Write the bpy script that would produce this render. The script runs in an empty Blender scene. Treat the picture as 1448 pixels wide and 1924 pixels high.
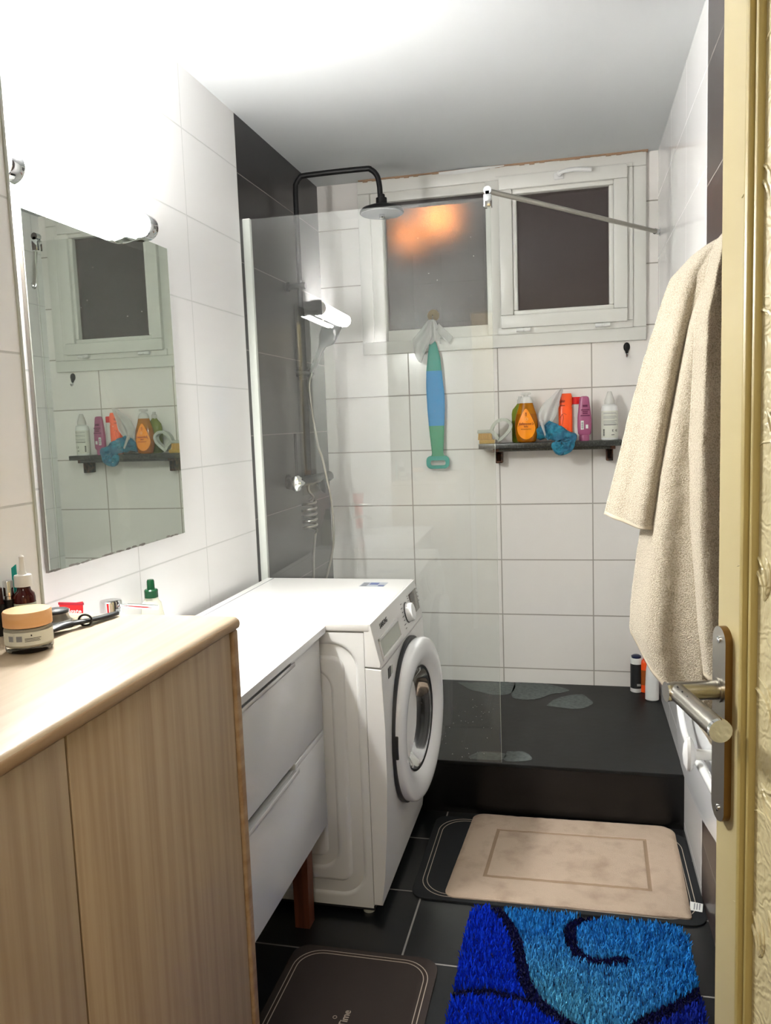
import bpy, bmesh, math, random
import numpy as np
from mathutils import Vector, Matrix
random.seed(7); rng = np.random.default_rng(7)
PI = math.pi
S = bpy.context.scene
COL = S.collection
# ------------------------------------------------------------------ camera, world, exposure
cam_d = bpy.data.cameras.new('camera'); cam = bpy.data.objects.new('camera', cam_d); COL.objects.link(cam)
Rv = Vector((0.97324413, 0.22697409, -0.03575789)); Uv = Vector((0.00980415, 0.11445945, 0.99337954)); Fv = Vector((-0.22956425, 0.96715138, -0.1091717))
cam.matrix_world = Matrix(((Rv.x, Uv.x, -Fv.x, 1.11675766), (Rv.y, Uv.y, -Fv.y, 0.0), (Rv.z, Uv.z, -Fv.z, 1.38642402), (0, 0, 0, 1)))
cam_d.sensor_fit = 'HORIZONTAL'; cam_d.sensor_width = 36; cam_d.lens = 1509.185 / 1448 * 36
cam_d.clip_start = 0.02
S.camera = cam
S.view_settings.view_transform = 'Standard'; S.view_settings.look = 'None'
S.view_settings.gamma = 1; S.view_settings.use_curve_mapping = False
S.view_settings.exposure = 2.85
LAMP = 34.0          # emission of the tube above the mirror
HALL = 4.5           # watts of the hall ceiling lamp behind the camera
W_ = bpy.data.worlds.new('night'); S.world = W_; W_.use_nodes = True
W_.node_tree.nodes['Background'].inputs[0].default_value = (0.016, 0.011, 0.010, 1)
W_.node_tree.nodes['Background'].inputs[1].default_value = 1.0
hl = bpy.data.lights.new('hall_ceiling_light', 'AREA'); hl.shape = 'DISK'; hl.size = 0.9; hl.energy = HALL; hl.color = (1.0, 0.92, 0.82)
hlo = bpy.data.objects.new('hall_ceiling_light', hl); COL.objects.link(hlo); hlo.location = (0.95, -1.05, 2.40)

# ------------------------------------------------------------------ materials
def srgb(h):
    h = h.lstrip('#'); v = [int(h[i:i+2], 16) / 255 for i in (0, 2, 4)]
    return tuple(c / 12.92 if c <= .04045 else ((c + .055) / 1.055) ** 2.4 for c in v) + (1,)
def mat(name, col, rough=.5, metal=0, trans=0, ior=1.45, bump=None, emit=None, spec=.5, coat=0, noise=None, sss=0, alpha=None, sheen=0):
    m = bpy.data.materials.new(name); m.use_nodes = True
    nt = m.node_tree; b = nt.nodes['Principled BSDF']
    if isinstance(col, str): col = srgb(col)
    b.inputs['Base Color'].default_value = col if len(col) == 4 else (*col, 1)
    b.inputs['Roughness'].default_value = rough; b.inputs['Metallic'].default_value = metal
    b.inputs['Transmission Weight'].default_value = trans; b.inputs['IOR'].default_value = ior
    b.inputs['Specular IOR Level'].default_value = spec; b.inputs['Coat Weight'].default_value = coat
    if sheen: b.inputs['Sheen Weight'].default_value = sheen; b.inputs['Sheen Roughness'].default_value = .6
    if alpha is not None: b.inputs['Alpha'].default_value = alpha
    if emit: b.inputs['Emission Color'].default_value = (*emit[0], 1); b.inputs['Emission Strength'].default_value = emit[1]
    tc = nt.nodes.new('ShaderNodeTexCoord')
    if bump:   # (scale, strength, distance)
        n = nt.nodes.new('ShaderNodeTexNoise'); n.inputs['Scale'].default_value = bump[0]; n.inputs['Detail'].default_value = 4
        nt.links.new(tc.outputs['Object'], n.inputs['Vector'])
        bp = nt.nodes.new('ShaderNodeBump'); bp.inputs['Strength'].default_value = bump[1]; bp.inputs['Distance'].default_value = bump[2]
        nt.links.new(n.outputs['Fac'], bp.inputs['Height']); nt.links.new(bp.outputs['Normal'], b.inputs['Normal'])
    if noise:  # (scale xyz, colour2, contrast lo, hi)
        mp = nt.nodes.new('ShaderNodeMapping'); mp.inputs['Scale'].default_value = noise[0]
        n = nt.nodes.new('ShaderNodeTexNoise'); n.inputs['Scale'].default_value = 1; n.inputs['Detail'].default_value = 6
        r = nt.nodes.new('ShaderNodeMapRange'); r.inputs['From Min'].default_value = noise[2]; r.inputs['From Max'].default_value = noise[3]
        mx = nt.nodes.new('ShaderNodeMix'); mx.data_type = 'RGBA'
        mx.inputs['A'].default_value = b.inputs['Base Color'].default_value
        c2 = srgb(noise[1]) if isinstance(noise[1], str) else (*noise[1], 1)
        mx.inputs['B'].default_value = c2
        nt.links.new(tc.outputs['Object'], mp.inputs['Vector']); nt.links.new(mp.outputs['Vector'], n.inputs['Vector'])
        nt.links.new(n.outputs['Fac'], r.inputs['Value']); nt.links.new(r.outputs['Result'], mx.inputs['Factor'])
        nt.links.new(mx.outputs['Result'], b.inputs['Base Color'])
    return m
def tile_mat(name, ha, ho, hp, vo, vp, col, grout, rough, mortar=.0022, wav=.02, col2=None, va='Z', gb=.6):
    m = bpy.data.materials.new(name); m.use_nodes = True; nt = m.node_tree; b = nt.nodes['Principled BSDF']
    g = nt.nodes.new('ShaderNodeNewGeometry'); sp = nt.nodes.new('ShaderNodeSeparateXYZ'); cb = nt.nodes.new('ShaderNodeCombineXYZ')
    nt.links.new(g.outputs['Position'], sp.inputs[0])
    for ax, off, o in ((ha, ho, 'X'), (va, vo, 'Y')):
        a = nt.nodes.new('ShaderNodeMath'); a.operation = 'SUBTRACT'; a.inputs[1].default_value = off
        nt.links.new(sp.outputs[ax], a.inputs[0]); nt.links.new(a.outputs[0], cb.inputs[o])
    br = nt.nodes.new('ShaderNodeTexBrick'); br.offset = 0; br.squash = 1; br.inputs['Scale'].default_value = 1
    br.inputs['Brick Width'].default_value = hp; br.inputs['Row Height'].default_value = vp
    br.inputs['Mortar Size'].default_value = mortar; br.inputs['Mortar Smooth'].default_value = .3
    br.inputs['Color1'].default_value = srgb(col); br.inputs['Color2'].default_value = srgb(col2 or col); br.inputs['Mortar'].default_value = srgb(grout)
    nt.links.new(cb.outputs[0], br.inputs['Vector']); nt.links.new(br.outputs['Color'], b.inputs['Base Color'])
    mr = nt.nodes.new('ShaderNodeMapRange'); mr.inputs['To Min'].default_value = rough; mr.inputs['To Max'].default_value = .8
    nt.links.new(br.outputs['Fac'], mr.inputs['Value']); nt.links.new(mr.outputs['Result'], b.inputs['Roughness'])
    n = nt.nodes.new('ShaderNodeTexNoise'); n.inputs['Scale'].default_value = 5; n.inputs['Detail'].default_value = 1
    nt.links.new(g.outputs['Position'], n.inputs['Vector'])
    b1 = nt.nodes.new('ShaderNodeBump'); b1.inputs['Strength'].default_value = wav; b1.inputs['Distance'].default_value = .02
    nt.links.new(n.outputs['Fac'], b1.inputs['Height'])
    b2 = nt.nodes.new('ShaderNodeBump'); b2.invert = True; b2.inputs['Strength'].default_value = gb; b2.inputs['Distance'].default_value = .001
    nt.links.new(br.outputs['Fac'], b2.inputs['Height']); nt.links.new(b1.outputs[0], b2.inputs['Normal']); nt.links.new(b2.outputs[0], b.inputs['Normal'])
    return m
D = 3.5931; W = 1.4616; H = 2.456; YS = 2.707; ZS = .193
M = {}
WT = '#f3f2f1'
M['tile_left'] = tile_mat('white wall tile', 'Y', 2.6798 - 10 * .3989, .3989, .0242, .25, WT, '#d0d0ce', .12)
M['tile_back'] = tile_mat('white back wall tile', 'X', -.0048, .3989, .0096, .25, '#f0ece8', '#aaa49c', .16, mortar=.003)
M['tile_right'] = tile_mat('white right wall tile', 'Y', 2.736 - 4 * .3989, .3989, .0242, .25, WT, '#d2d2d0', .06)
M['tile_front'] = tile_mat('white front wall tile', 'X', 0, .4, .0242, .25, WT, '#c2c2c0', .15)
M['tile_dark_left'] = tile_mat('dark brown wall tile', 'Y', 2.68, .95, -.139, .3, '#1f1a1b', '#8f8a86', .3, mortar=.0018)
M['tile_dark_right'] = tile_mat('dark brown right wall tile', 'Y', 1.125, .6, -.127, .3, '#3a302e', '#a59f98', .3, mortar=.0018)
M['tile_floor'] = tile_mat('black floor tile', 'X', .6645 - .6, .6, 2.2031 - 3.068, .3068, '#16181a', '#8d8a86', .28, mortar=.003, va='Y', wav=.01)
M['slate'] = mat('black slate shower tray', '#0c0e0e', .45, spec=.32, noise=((9, 9, 9), '#16191a', .35, .75), bump=(35, .15, .002))
M['step_face'] = mat('black step riser tile', '#0b0b0c', .25)
M['ceiling'] = mat('white painted ceiling', '#cdd0d1', .55, bump=(60, .05, .002))
M['hall_wall'] = mat('cream hall wall', '#d8cba6', .8)
M['upvc'] = mat('white window plastic', '#e3e2dc', .3)
M['white'] = mat('white gloss', '#e9eaea', .16)
M['white_matt'] = mat('white plastic', '#e6e6e4', .4)
M['enamel'] = mat('white enamel', '#e4e4e1', .22)
M['enamel2'] = mat('white appliance plastic', '#e0dfdb', .3)
M['silicone'] = mat('white sealant', '#e8e8e4', .5)
M['chrome'] = mat('chrome', '#d8dadb', .08, 1)
M['brushed'] = mat('brushed steel', '#a8a49b', .28, 1)
M['blackmetal'] = mat('matt black metal', '#111112', .45, 0, spec=.35)
M['blackplastic'] = mat('black plastic', '#0e0e10', .35)
M['darkgrey'] = mat('dark grey plastic', '#2c2d2f', .4)
M['smoke'] = mat('smoked glass door', '#3a3836', .06, 0, .75, 1.3)
M['steel_drum'] = mat('steel drum', '#9a9894', .3, 1)
M['lamp_tube'] = mat('glowing lamp tube', '#ffffff', .4, emit=((1, .985, .955), LAMP))
M['rust'] = mat('rusted metal', '#6b4430', .6, 0, noise=((60, 60, 60), '#1c110d', .4, .6))
M['granite'] = mat('dark granite', '#2e2f2c', .3, noise=((160, 160, 160), '#575852', .5, .72))
M['redwood'] = mat('reddish wood', '#7a4530', .5, noise=((60, 60, 5), '#5a2f20', .4, .7))
M['door_paint'] = mat('cream door paint', '#b3a67c', .4)
M['door_mould'] = mat('cream door moulding', '#a5955f', .35)
M['brass_edge'] = mat('worn brass edge', '#7a5c30', .35, .7)
M['terry'] = mat('beige terry cloth', '#cabfab', .95, bump=(420, 1.0, .004), spec=.1, sheen=.3, noise=((420, 420, 420), '#a49880', .42, .62))
M['terry_hem'] = mat('beige towel hem', '#cabfaa', .9, spec=.1)
M['matterry'] = mat('pinkish beige terry', '#c6b29e', .95, bump=(500, .9, .003), spec=.1, noise=((14, 14, 14), '#b09b88', .5, .72))
M['matline'] = mat('flat woven band', '#9c8670', .95, spec=.1, bump=(700, .4, .001))
M['rubbermat'] = mat('black absorbent mat', '#26282a', .75, spec=.25)
M['brownmat'] = mat('brown absorbent mat', '#3b3330', .7, spec=.3)
M['matstripe'] = mat('beige printed line', '#b3a698', .7)
M['brownstripe'] = mat('brown printed band', '#33261f', .7)
M['teal'] = mat('teal silicone', '#129c8c', .45); M['bluesil'] = mat('bright blue silicone', '#008fd0', .45, bump=(300, .5, .002)); M['greensil'] = mat('green silicone', '#2e9a6e', .45, bump=(300, .5, .002))
M['film'] = mat('translucent plastic film', '#e9e9e6', .3, trans=.0, alpha=.5)
M['amber'] = mat('amber liquid bottle', '#d88a08', .12, trans=.45, ior=1.35); M['amberlow'] = mat('amber liquid', '#b86c06', .12, trans=.35, ior=1.35)
M['clearcap'] = mat('translucent pump', '#e4e2dc', .25, alpha=.8)
M['orange_label'] = mat('orange label', '#ff9800', .4); M['inkred'] = mat('red brown ink', '#8a2d12', .5)
M['ink'] = mat('black ink', '#1d1d1f', .5); M['inkgrey'] = mat('grey ink', '#8a8c90', .5); M['inkpale'] = mat('pale ink', '#f6d8b0', .5)
M['greenbottle'] = mat('green liquid bottle', '#9aa83a', .15, trans=.4, ior=1.35); M['greenlow'] = mat('olive green liquid', '#6d7a1c', .15, trans=.3, ior=1.35)
M['orangeb'] = mat('orange bottle', '#ff5a1c', .3); M['red'] = mat('red plastic', '#e3151a', .35); M['purple'] = mat('purple pink tube', '#a8587e', .3)
M['darkpurple'] = mat('dark purple print', '#6b1f4c', .5); M['whiteb'] = mat('white bottle', '#e8e9e6', .3)
M['palegrey'] = mat('pale grey green plastic', '#b9bcb1', .4); M['bristle'] = mat('straw bristles', '#d6a85c', .8); M['woodyellow'] = mat('yellowish wood', '#b08a35', .6)
M['tealcloth'] = mat('teal blue cloth', '#0c7d98', .5, sheen=.2, bump=(60, .6, .01), noise=((30, 30, 30), '#085c7c', .4, .6))
M['orangelid'] = mat('pale orange wooden lid', '#dfa468', .55, noise=((10, 10, 60), '#e6b888', .4, .7))
M['clearglass'] = mat('clear glass', '#f4f4f0', .02, trans=1, ior=1.3); M['cream'] = mat('white cream', '#dedacc', .5); M['serum'] = mat('dark red glass', '#4a0d0b', .08, trans=.25)
M['label'] = mat('pale label', '#dcdcd0', .6); M['labelgreen'] = mat('pale green label', '#b9c3b4', .6)
M['dkgreen'] = mat('dark green plastic', '#0c4426', .25); M['soapb'] = mat('pale soap bottle', '#dcdccb', .2, trans=.4, ior=1.3)
M['yellow_disc'] = mat('yellowed suction cup', '#a5926a', .3, trans=.3)
M['orangeglow'] = mat('orange street lamp', '#ff7a1a', .5, emit=((1, .36, .08), 7))
M['stone_stain'] = mat('dry grey patch on slate', '#5f6563', .7, noise=((60, 60, 60), '#4a504e', .4, .7))
M['spot'] = mat('lime scale spot', '#c9c9c4', .5)
M['screen'] = mat('grey display', '#5f564f', .12); M['screendark'] = mat('dark display window', '#37312d', .12)
M['bluefoil'] = mat('blue label print', '#41558a', .4); M['silverfoil'] = mat('silver label', '#a9b0b8', .35)
M['caulk'] = mat('cracked plaster edge', '#a7896f', .9)
def wood(name, c1, c2, sc):
    m = mat(name, c1, .42, noise=(sc, c2, .38, .66), bump=None, spec=.4)
    return m
M['oak_v'] = wood('bleached oak vertical grain', '#b8a388', '#a79076', (70, 70, 2.2))
M['oak_h'] = wood('bleached oak lengthwise grain', '#c6b49c', '#b9a58a', (50, 3, 50))
M['oak_edge'] = wood('oak edge strip', '#ab9070', '#957655', (50, 3, 50))
# shower glass: clear pane with single-count Fresnel mirror reflection
def glass_mat():
    m = bpy.data.materials.new('clear shower glass'); m.use_nodes = True; nt = m.node_tree
    for n in list(nt.nodes):
        if n.type != 'OUTPUT_MATERIAL': nt.nodes.remove(n)
    out = [n for n in nt.nodes][0]
    tr = nt.nodes.new('ShaderNodeBsdfTransparent'); tr.inputs[0].default_value = (.97, .985, .975, 1)
    gl = nt.nodes.new('ShaderNodeBsdfGlossy'); gl.inputs['Roughness'].default_value = .0
    df = nt.nodes.new('ShaderNodeBsdfDiffuse'); df.inputs[0].default_value = (.8, .8, .78, 1)
    fr = nt.nodes.new('ShaderNodeFresnel'); fr.inputs['IOR'].default_value = 1.5
    ge = nt.nodes.new('ShaderNodeNewGeometry')
    inv = nt.nodes.new('ShaderNodeMath'); inv.operation = 'SUBTRACT'; inv.inputs[0].default_value = 1; nt.links.new(ge.outputs['Backfacing'], inv.inputs[1])
    mul = nt.nodes.new('ShaderNodeMath'); mul.operation = 'MULTIPLY'; nt.links.new(fr.outputs[0], mul.inputs[0]); nt.links.new(inv.outputs[0], mul.inputs[1])
    m2 = nt.nodes.new('ShaderNodeMath'); m2.operation = 'MULTIPLY'; m2.inputs[1].default_value = 1.9; m2.use_clamp = True; nt.links.new(mul.outputs[0], m2.inputs[0])
    mf = nt.nodes.new('ShaderNodeMixShader'); mf.inputs[0].default_value = .025
    nt.links.new(tr.outputs[0], mf.inputs[1]); nt.links.new(df.outputs[0], mf.inputs[2])
    mx = nt.nodes.new('ShaderNodeMixShader'); nt.links.new(m2.outputs[0], mx.inputs[0]); nt.links.new(mf.outputs[0], mx.inputs[1]); nt.links.new(gl.outputs[0], mx.inputs[2])
    nt.links.new(mx.outputs[0], out.inputs['Surface'])
    return m
M['glass'] = glass_mat()
M['mirror'] = mat('silvered mirror', '#d2d8d0', .01, 1)
M['mirror_edge'] = mat('grey mirror edge', '#6f6a63', .3, .3)
def frosted():
    m = bpy.data.materials.new('frosted night window glass'); m.use_nodes = True; nt = m.node_tree; b = nt.nodes['Principled BSDF']
    b.inputs['Base Color'].default_value = (.22, .19, .185, 1); b.inputs['Specular IOR Level'].default_value = .3; b.inputs['Roughness'].default_value = .05; b.inputs['Transmission Weight'].default_value = .8; b.inputs['IOR'].default_value = 1.45
    tc = nt.nodes.new('ShaderNodeTexCoord'); v = nt.nodes.new('ShaderNodeTexNoise'); v.inputs['Scale'].default_value = 330; v.inputs['Detail'].default_value = 2
    nt.links.new(tc.outputs['Object'], v.inputs['Vector'])
    bp = nt.nodes.new('ShaderNodeBump'); bp.inputs['Strength'].default_value = .22; bp.inputs['Distance'].default_value = .0022
    nt.links.new(v.outputs['Fac'], bp.inputs['Height']); nt.links.new(bp.outputs[0], b.inputs['Normal'])
    return m
M['frosted'] = frosted()
def embossed():
    m = mat('embossed cream panel', '#bbb18c', .4); nt = m.node_tree; b = nt.nodes['Principled BSDF']
    tc = nt.nodes.new('ShaderNodeTexCoord'); w = nt.nodes.new('ShaderNodeTexWave'); w.wave_type = 'RINGS'; w.inputs['Scale'].default_value = 22; w.inputs['Distortion'].default_value = 22; w.inputs['Detail'].default_value = 3; w.inputs['Detail Scale'].default_value = 1.2
    nt.links.new(tc.outputs['Object'], w.inputs['Vector'])
    bp = nt.nodes.new('ShaderNodeBump'); bp.inputs['Strength'].default_value = .35; bp.inputs['Distance'].default_value = .002
    nt.links.new(w.outputs['Fac'], bp.inputs['Height']); nt.links.new(bp.outputs[0], b.inputs['Normal'])
    return m
M['embossed'] = embossed()

# ------------------------------------------------------------------ geometry helpers (all coordinates are world metres)
ORG = {}
def link(name, me, m, parent=None, origin=None, smooth=35):
    o = bpy.data.objects.new(name, me)
    if parent is not None: org = ORG[parent.name]
    else: org = Vector(origin) if origin is not None else Vector((0, 0, 0))
    me.transform(Matrix.Translation(-org)); 
    if parent is not None: o.parent = parent
    else: o.location = org
    ms = m if isinstance(m, (list, tuple)) else [m]
    for x in ms: me.materials.append(M[x] if isinstance(x, str) else x)
    COL.objects.link(o); ORG[o.name] = org
    if smooth:
        me.polygons.foreach_set('use_smooth', [True] * len(me.polygons)); me.set_sharp_from_angle(angle=math.radians(smooth))
    me.update()
    return o
def obj(name, bm, m, parent=None, origin=None, smooth=35, recalc=True):
    if recalc: bmesh.ops.recalc_face_normals(bm, faces=bm.faces)
    me = bpy.data.meshes.new(name); bm.to_mesh(me); bm.free()
    if parent is None and origin is None:
        co = np.array([v.co[:] for v in me.vertices]); origin = ((co[:, 0].min() + co[:, 0].max()) / 2, (co[:, 1].min() + co[:, 1].max()) / 2, co[:, 2].min())
    return link(name, me, m, parent, origin, smooth)
def tag(o, label, cat=None, group=None, kind=None):
    o['label'] = label
    if cat: o['category'] = cat
    if group: o['group'] = group
    if kind: o['kind'] = kind
    return o
def thing(name, label, cat, loc, group=None):
    o = bpy.data.objects.new(name, None); o.location = loc; o.empty_display_size = .05; COL.objects.link(o); ORG[o.name] = Vector(loc)
    return tag(o, label, cat, group)
def struct(name, bm, m, smooth=35, origin=None):
    o = obj(name, bm, m, None, origin, smooth); o['kind'] = 'structure'; return o
def NB(): return bmesh.new()
def box(bm, x0, x1, y0, y1, z0, z1, bev=0, seg=2, mi=0, mtx=None):
    vs = [bm.verts.new((x, y, z)) for z in (z0, z1) for (x, y) in ((x0, y0), (x1, y0), (x1, y1), (x0, y1))]
    fs = [bm.faces.new([vs[i] for i in f]) for f in ((3, 2, 1, 0), (4, 5, 6, 7), (0, 1, 5, 4), (1, 2, 6, 5), (2, 3, 7, 6), (3, 0, 4, 7))]
    for f in fs: f.material_index = mi
    if bev:
        es = {e for f in fs for e in f.edges}
        r = bmesh.ops.bevel(bm, geom=list(es), offset=bev, segments=seg, profile=.5, affect='EDGES')
        allv = set(vs) | set(r['verts']); vs = [v for v in allv if v.is_valid]
        for f in r['faces']: f.material_index = mi
    if mtx is not None:
        for v in vs: v.co = mtx @ v.co
    return bm
def ring_loft(bm, rings, closed=True, cap=True, mi=0):
    R = [[bm.verts.new(p) for p in r] for r in rings]; n = len(R[0])
    for a, b in zip(R, R[1:]):
        for i in range(n if closed else n - 1):
            j = (i + 1) % n
            f = bm.faces.new((a[i], a[j], b[j], b[i])); f.material_index = mi
    if cap and closed:
        for r in (R[0], R[-1]):
            f = bm.faces.new(r); f.material_index = mi
    return R
def lathe(bm, prof, c=(0, 0, 0), axis='Z', seg=32, sx=1, sy=1, cap=True, mi=0, rot=0, sq=0):
    """prof: (r, h) list; axis direction; sx, sy squash in the cross plane; sq > 0 squares the section"""
    rings = []
    for r, h in prof:
        q = []
        for i in range(seg):
            t = 2 * PI * i / seg + rot; ct, st = math.cos(t), math.sin(t)
            if sq: e = 2 / (2 + sq); ct, st = math.copysign(abs(ct) ** e, ct), math.copysign(abs(st) ** e, st)
            a, b = r * sx * ct, r * sy * st
            p = {'Z': (a, b, h), 'X': (h, a, b), 'Y': (a, h, b)}[axis]
            q.append((c[0] + p[0], c[1] + p[1], c[2] + p[2]))
        rings.append(q)
    return ring_loft(bm, rings, cap=cap, mi=mi)
def tube(bm, pts, r, seg=12, mi=0, cap=True, flat=1):
    pts = [Vector(p) for p in pts]; rings = []; up = None
    for i, p in enumerate(pts):
        d = (pts[min(i + 1, len(pts) - 1)] - pts[max(i - 1, 0)]).normalized()
        if up is None: up = Vector((0, 0, 1)) if abs(d.z) < .9 else Vector((0, 1, 0))
        a = d.cross(up); a = a.normalized() if a.length > 1e-6 else d.orthogonal().normalized(); b = a.cross(d).normalized(); up = b
        rr = r[i] if isinstance(r, (list, tuple)) else r
        rings.append([p + a * (rr * math.cos(2 * PI * k / seg)) + b * (rr * flat * math.sin(2 * PI * k / seg)) for k in range(seg)])
    return ring_loft(bm, rings, cap=cap, mi=mi)
def spline(pts, n=8):
    P = [Vector(p) for p in pts]; P = [P[0] * 2 - P[1]] + P + [P[-1] * 2 - P[-2]]; out = []
    for i in range(1, len(P) - 2):
        for k in range(n):
            t = k / n; a, b, c, d = P[i - 1:i + 3]
            out.append(.5 * ((2 * b) + (c - a) * t + (2 * a - 5 * b + 4 * c - d) * t * t + (3 * b - 3 * c + d - a) * t ** 3))
    out.append(P[-2]); return out
def prism(bm, poly, axis, a, b, mi=0, bev=0):
    """poly: 2D points in the plane across axis; extruded from a to b along axis"""
    f3 = {'X': lambda p, t: (t, p[0], p[1]), 'Y': lambda p, t: (p[0], t, p[1]), 'Z': lambda p, t: (p[0], p[1], t)}[axis]
    A = [bm.verts.new(f3(p, a)) for p in poly]; B = [bm.verts.new(f3(p, b)) for p in poly]; n = len(poly); fs = []
    fs.append(bm.faces.new(A)); fs.append(bm.faces.new(B[::-1]))
    for i in range(n): fs.append(bm.faces.new((A[i], B[i], B[(i + 1) % n], A[(i + 1) % n])))
    for f in fs: f.material_index = mi
    if bev: bmesh.ops.bevel(bm, geom=list({e for f in fs[:2] for e in f.edges}), offset=bev, segments=2, profile=.5, affect='EDGES')
    return bm
def rrect(x0, x1, y0, y1, r, n=6):
    out = []
    for cx, cy, a in ((x1 - r, y1 - r, 0), (x0 + r, y1 - r, 90), (x0 + r, y0 + r, 180), (x1 - r, y0 + r, 270)):
        for k in range(n + 1):
            t = math.radians(a + 90 * k / n); out.append((cx + r * math.cos(t), cy + r * math.sin(t)))
    return out
def frame(bm, x0, x1, z0, z1, w, y0, y1, mi=0, bev=0):
    """rectangular frame in the XZ plane"""
    box(bm, x0, x1, y0, y1, z0, z0 + w, bev, mi=mi); box(bm, x0, x1, y0, y1, z1 - w, z1, bev, mi=mi)
    box(bm, x0, x0 + w, y0, y1, z0 + w, z1 - w, bev, mi=mi); box(bm, x1 - w, x1, y0, y1, z0 + w, z1 - w, bev, mi=mi)
def text(name, s, size, mtx, m, parent, ext=.0003, align='CENTER', shear=0, sx=1):
    cu = bpy.data.curves.new('t', 'FONT'); cu.body = s; cu.size = size; cu.extrude = ext; cu.align_x = align; cu.align_y = 'CENTER'; cu.shear = shear; cu.resolution_u = 3; cu.offset = size * .012
    t = bpy.data.objects.new('t', cu); COL.objects.link(t)
    dg = bpy.context.evaluated_depsgraph_get(); me = bpy.data.meshes.new_from_object(t.evaluated_get(dg))
    bpy.data.objects.remove(t); bpy.data.curves.remove(cu)
    me.materials.clear(); me.transform(mtx @ Matrix.Diagonal((sx, 1, 1, 1)))
    me.name = name
    return link(name, me, m, parent, smooth=0)
def basis(loc, ex, ey):
    ex = Vector(ex).normalized(); ey = Vector(ey).normalized(); ez = ex.cross(ey)
    return Matrix(((ex.x, ey.x, ez.x, loc[0]), (ex.y, ey.y, ez.y, loc[1]), (ex.z, ey.z, ez.z, loc[2]), (0, 0, 0, 1)))

# ================================================================== SETTING
T = .12
YF = .15     # front wall, bathroom side
bm = NB(); box(bm, -T, W + T, YF - .1, D + T, -.1, 0); struct('floor', bm, 'tile_floor', 0)
bm = NB(); box(bm, -T, W + T, YF - .1, D + T, H, H + .1); struct('ceiling', bm, 'ceiling', 0)
bm = NB(); box(bm, -T, 0, YF - .1, 2.68, 0, H); box(bm, -T, 0, 2.68, D + T, 0, H, mi=1); struct('wall_left', bm, ['tile_left', 'tile_dark_left'], 0)
bm = NB(); box(bm, 0, .22, YF, 1.19, 0, H); struct('wall_left_duct', bm, 'tile_left', 0)
bm = NB(); box(bm, .2185, .2225, 1.1865, 1.1935, 0, H, .001); struct('trim_1', bm, M['palegrey'], 0)
bm = NB(); box(bm, W, W + T, 2.325, D + T, 0, H); box(bm, W, W + T, YF - .1, 2.325, 0, H, mi=1); struct('wall_right', bm, ['tile_right', 'tile_dark_right'], 0)
wx0, wx1, wz0, wz1 = .1915, 1.4135, 1.697, 2.452
bm = NB(); box(bm, -.001, W + .001, D, D + T, 0, wz0); box(bm, -.001, wx0, D, D + T, wz0, H); box(bm, wx1, W + .001, D, D + T, wz0, H); box(bm, wx0, wx1, D, D + T, wz1, H)
struct('wall_back', bm, 'tile_back', 0)
bm = NB(); box(bm, -T, .58, YF - .1, YF, 0, H); box(bm, 1.44, W + T, YF - .1, YF, 0, H); box(bm, .58, 1.44, YF - .1, YF, 2.08, H); struct('wall_front', bm, 'tile_front', 0)
# hall behind the camera
bm = NB(); box(bm, -.8, 2.6, -1.5, YF - .1, -.1, 0); struct('floor_hall', bm, mat('hall floor laminate', '#8a6b4a', .5), 0)
bm = NB(); box(bm, -.8, 2.6, -1.5, YF - .1, 2.45, 2.55); struct('ceiling_hall', bm, 'ceiling', 0)
bm = NB(); box(bm, -.8, 2.6, -1.6, -1.5, 0, 2.45); box(bm, -.9, -.8, -1.6, YF - .1, 0, 2.45); box(bm, 2.6, 2.7, -1.6, YF - .1, 0, 2.45); box(bm, -.8, -T, YF - .1, YF - .02, 0, 2.45); box(bm, W + T, 2.6, YF - .1, YF - .02, 0, 2.45)
struct('wall_hall', bm, 'hall_wall', 0)
# shower step
bm = NB(); box(bm, 0, W, YS, D, 0, ZS - .012, mi=1); box(bm, 0, W, YS - .004, D, ZS - .012, ZS, .002); struct('trim_2', bm, ['slate', 'step_face'], 0)
# white strip where the dark tiles begin
bm = NB(); box(bm, 0, .028, 2.703, 2.722, ZS, 2.112, .003); struct('trim_3', bm, 'silicone', 35)
# crumbling plaster line where the ceiling meets the window
bm = NB()
xs = np.linspace(.2, 1.42, 60); 
for i in range(59):
    h = .004 + .006 * abs(math.sin(i * 1.7) * math.sin(i * .37 + 1)); box(bm, xs[i], xs[i + 1], D - .0295, D - .01, H - h, H + .001)
struct('trim_4', bm, 'caulk', 0)
bm = NB()
ring_loft(bm, [[(.56, D - .034, H - .004), (.56, D - .028, H - .012), (.56, D - .02, H)], [(.62, D - .05, H - .008), (.63, D - .04, H - .022), (.64, D - .02, H)], [(.70, D - .045, H - .004), (.70, D - .03, H - .016), (.71, D - .02, H)], [(.84, D - .032, H - .003), (.84, D - .03, H - .006), (.84, D - .02, H)]], cap=True)
struct('trim_5', bm, 'white_matt', 35)
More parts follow.
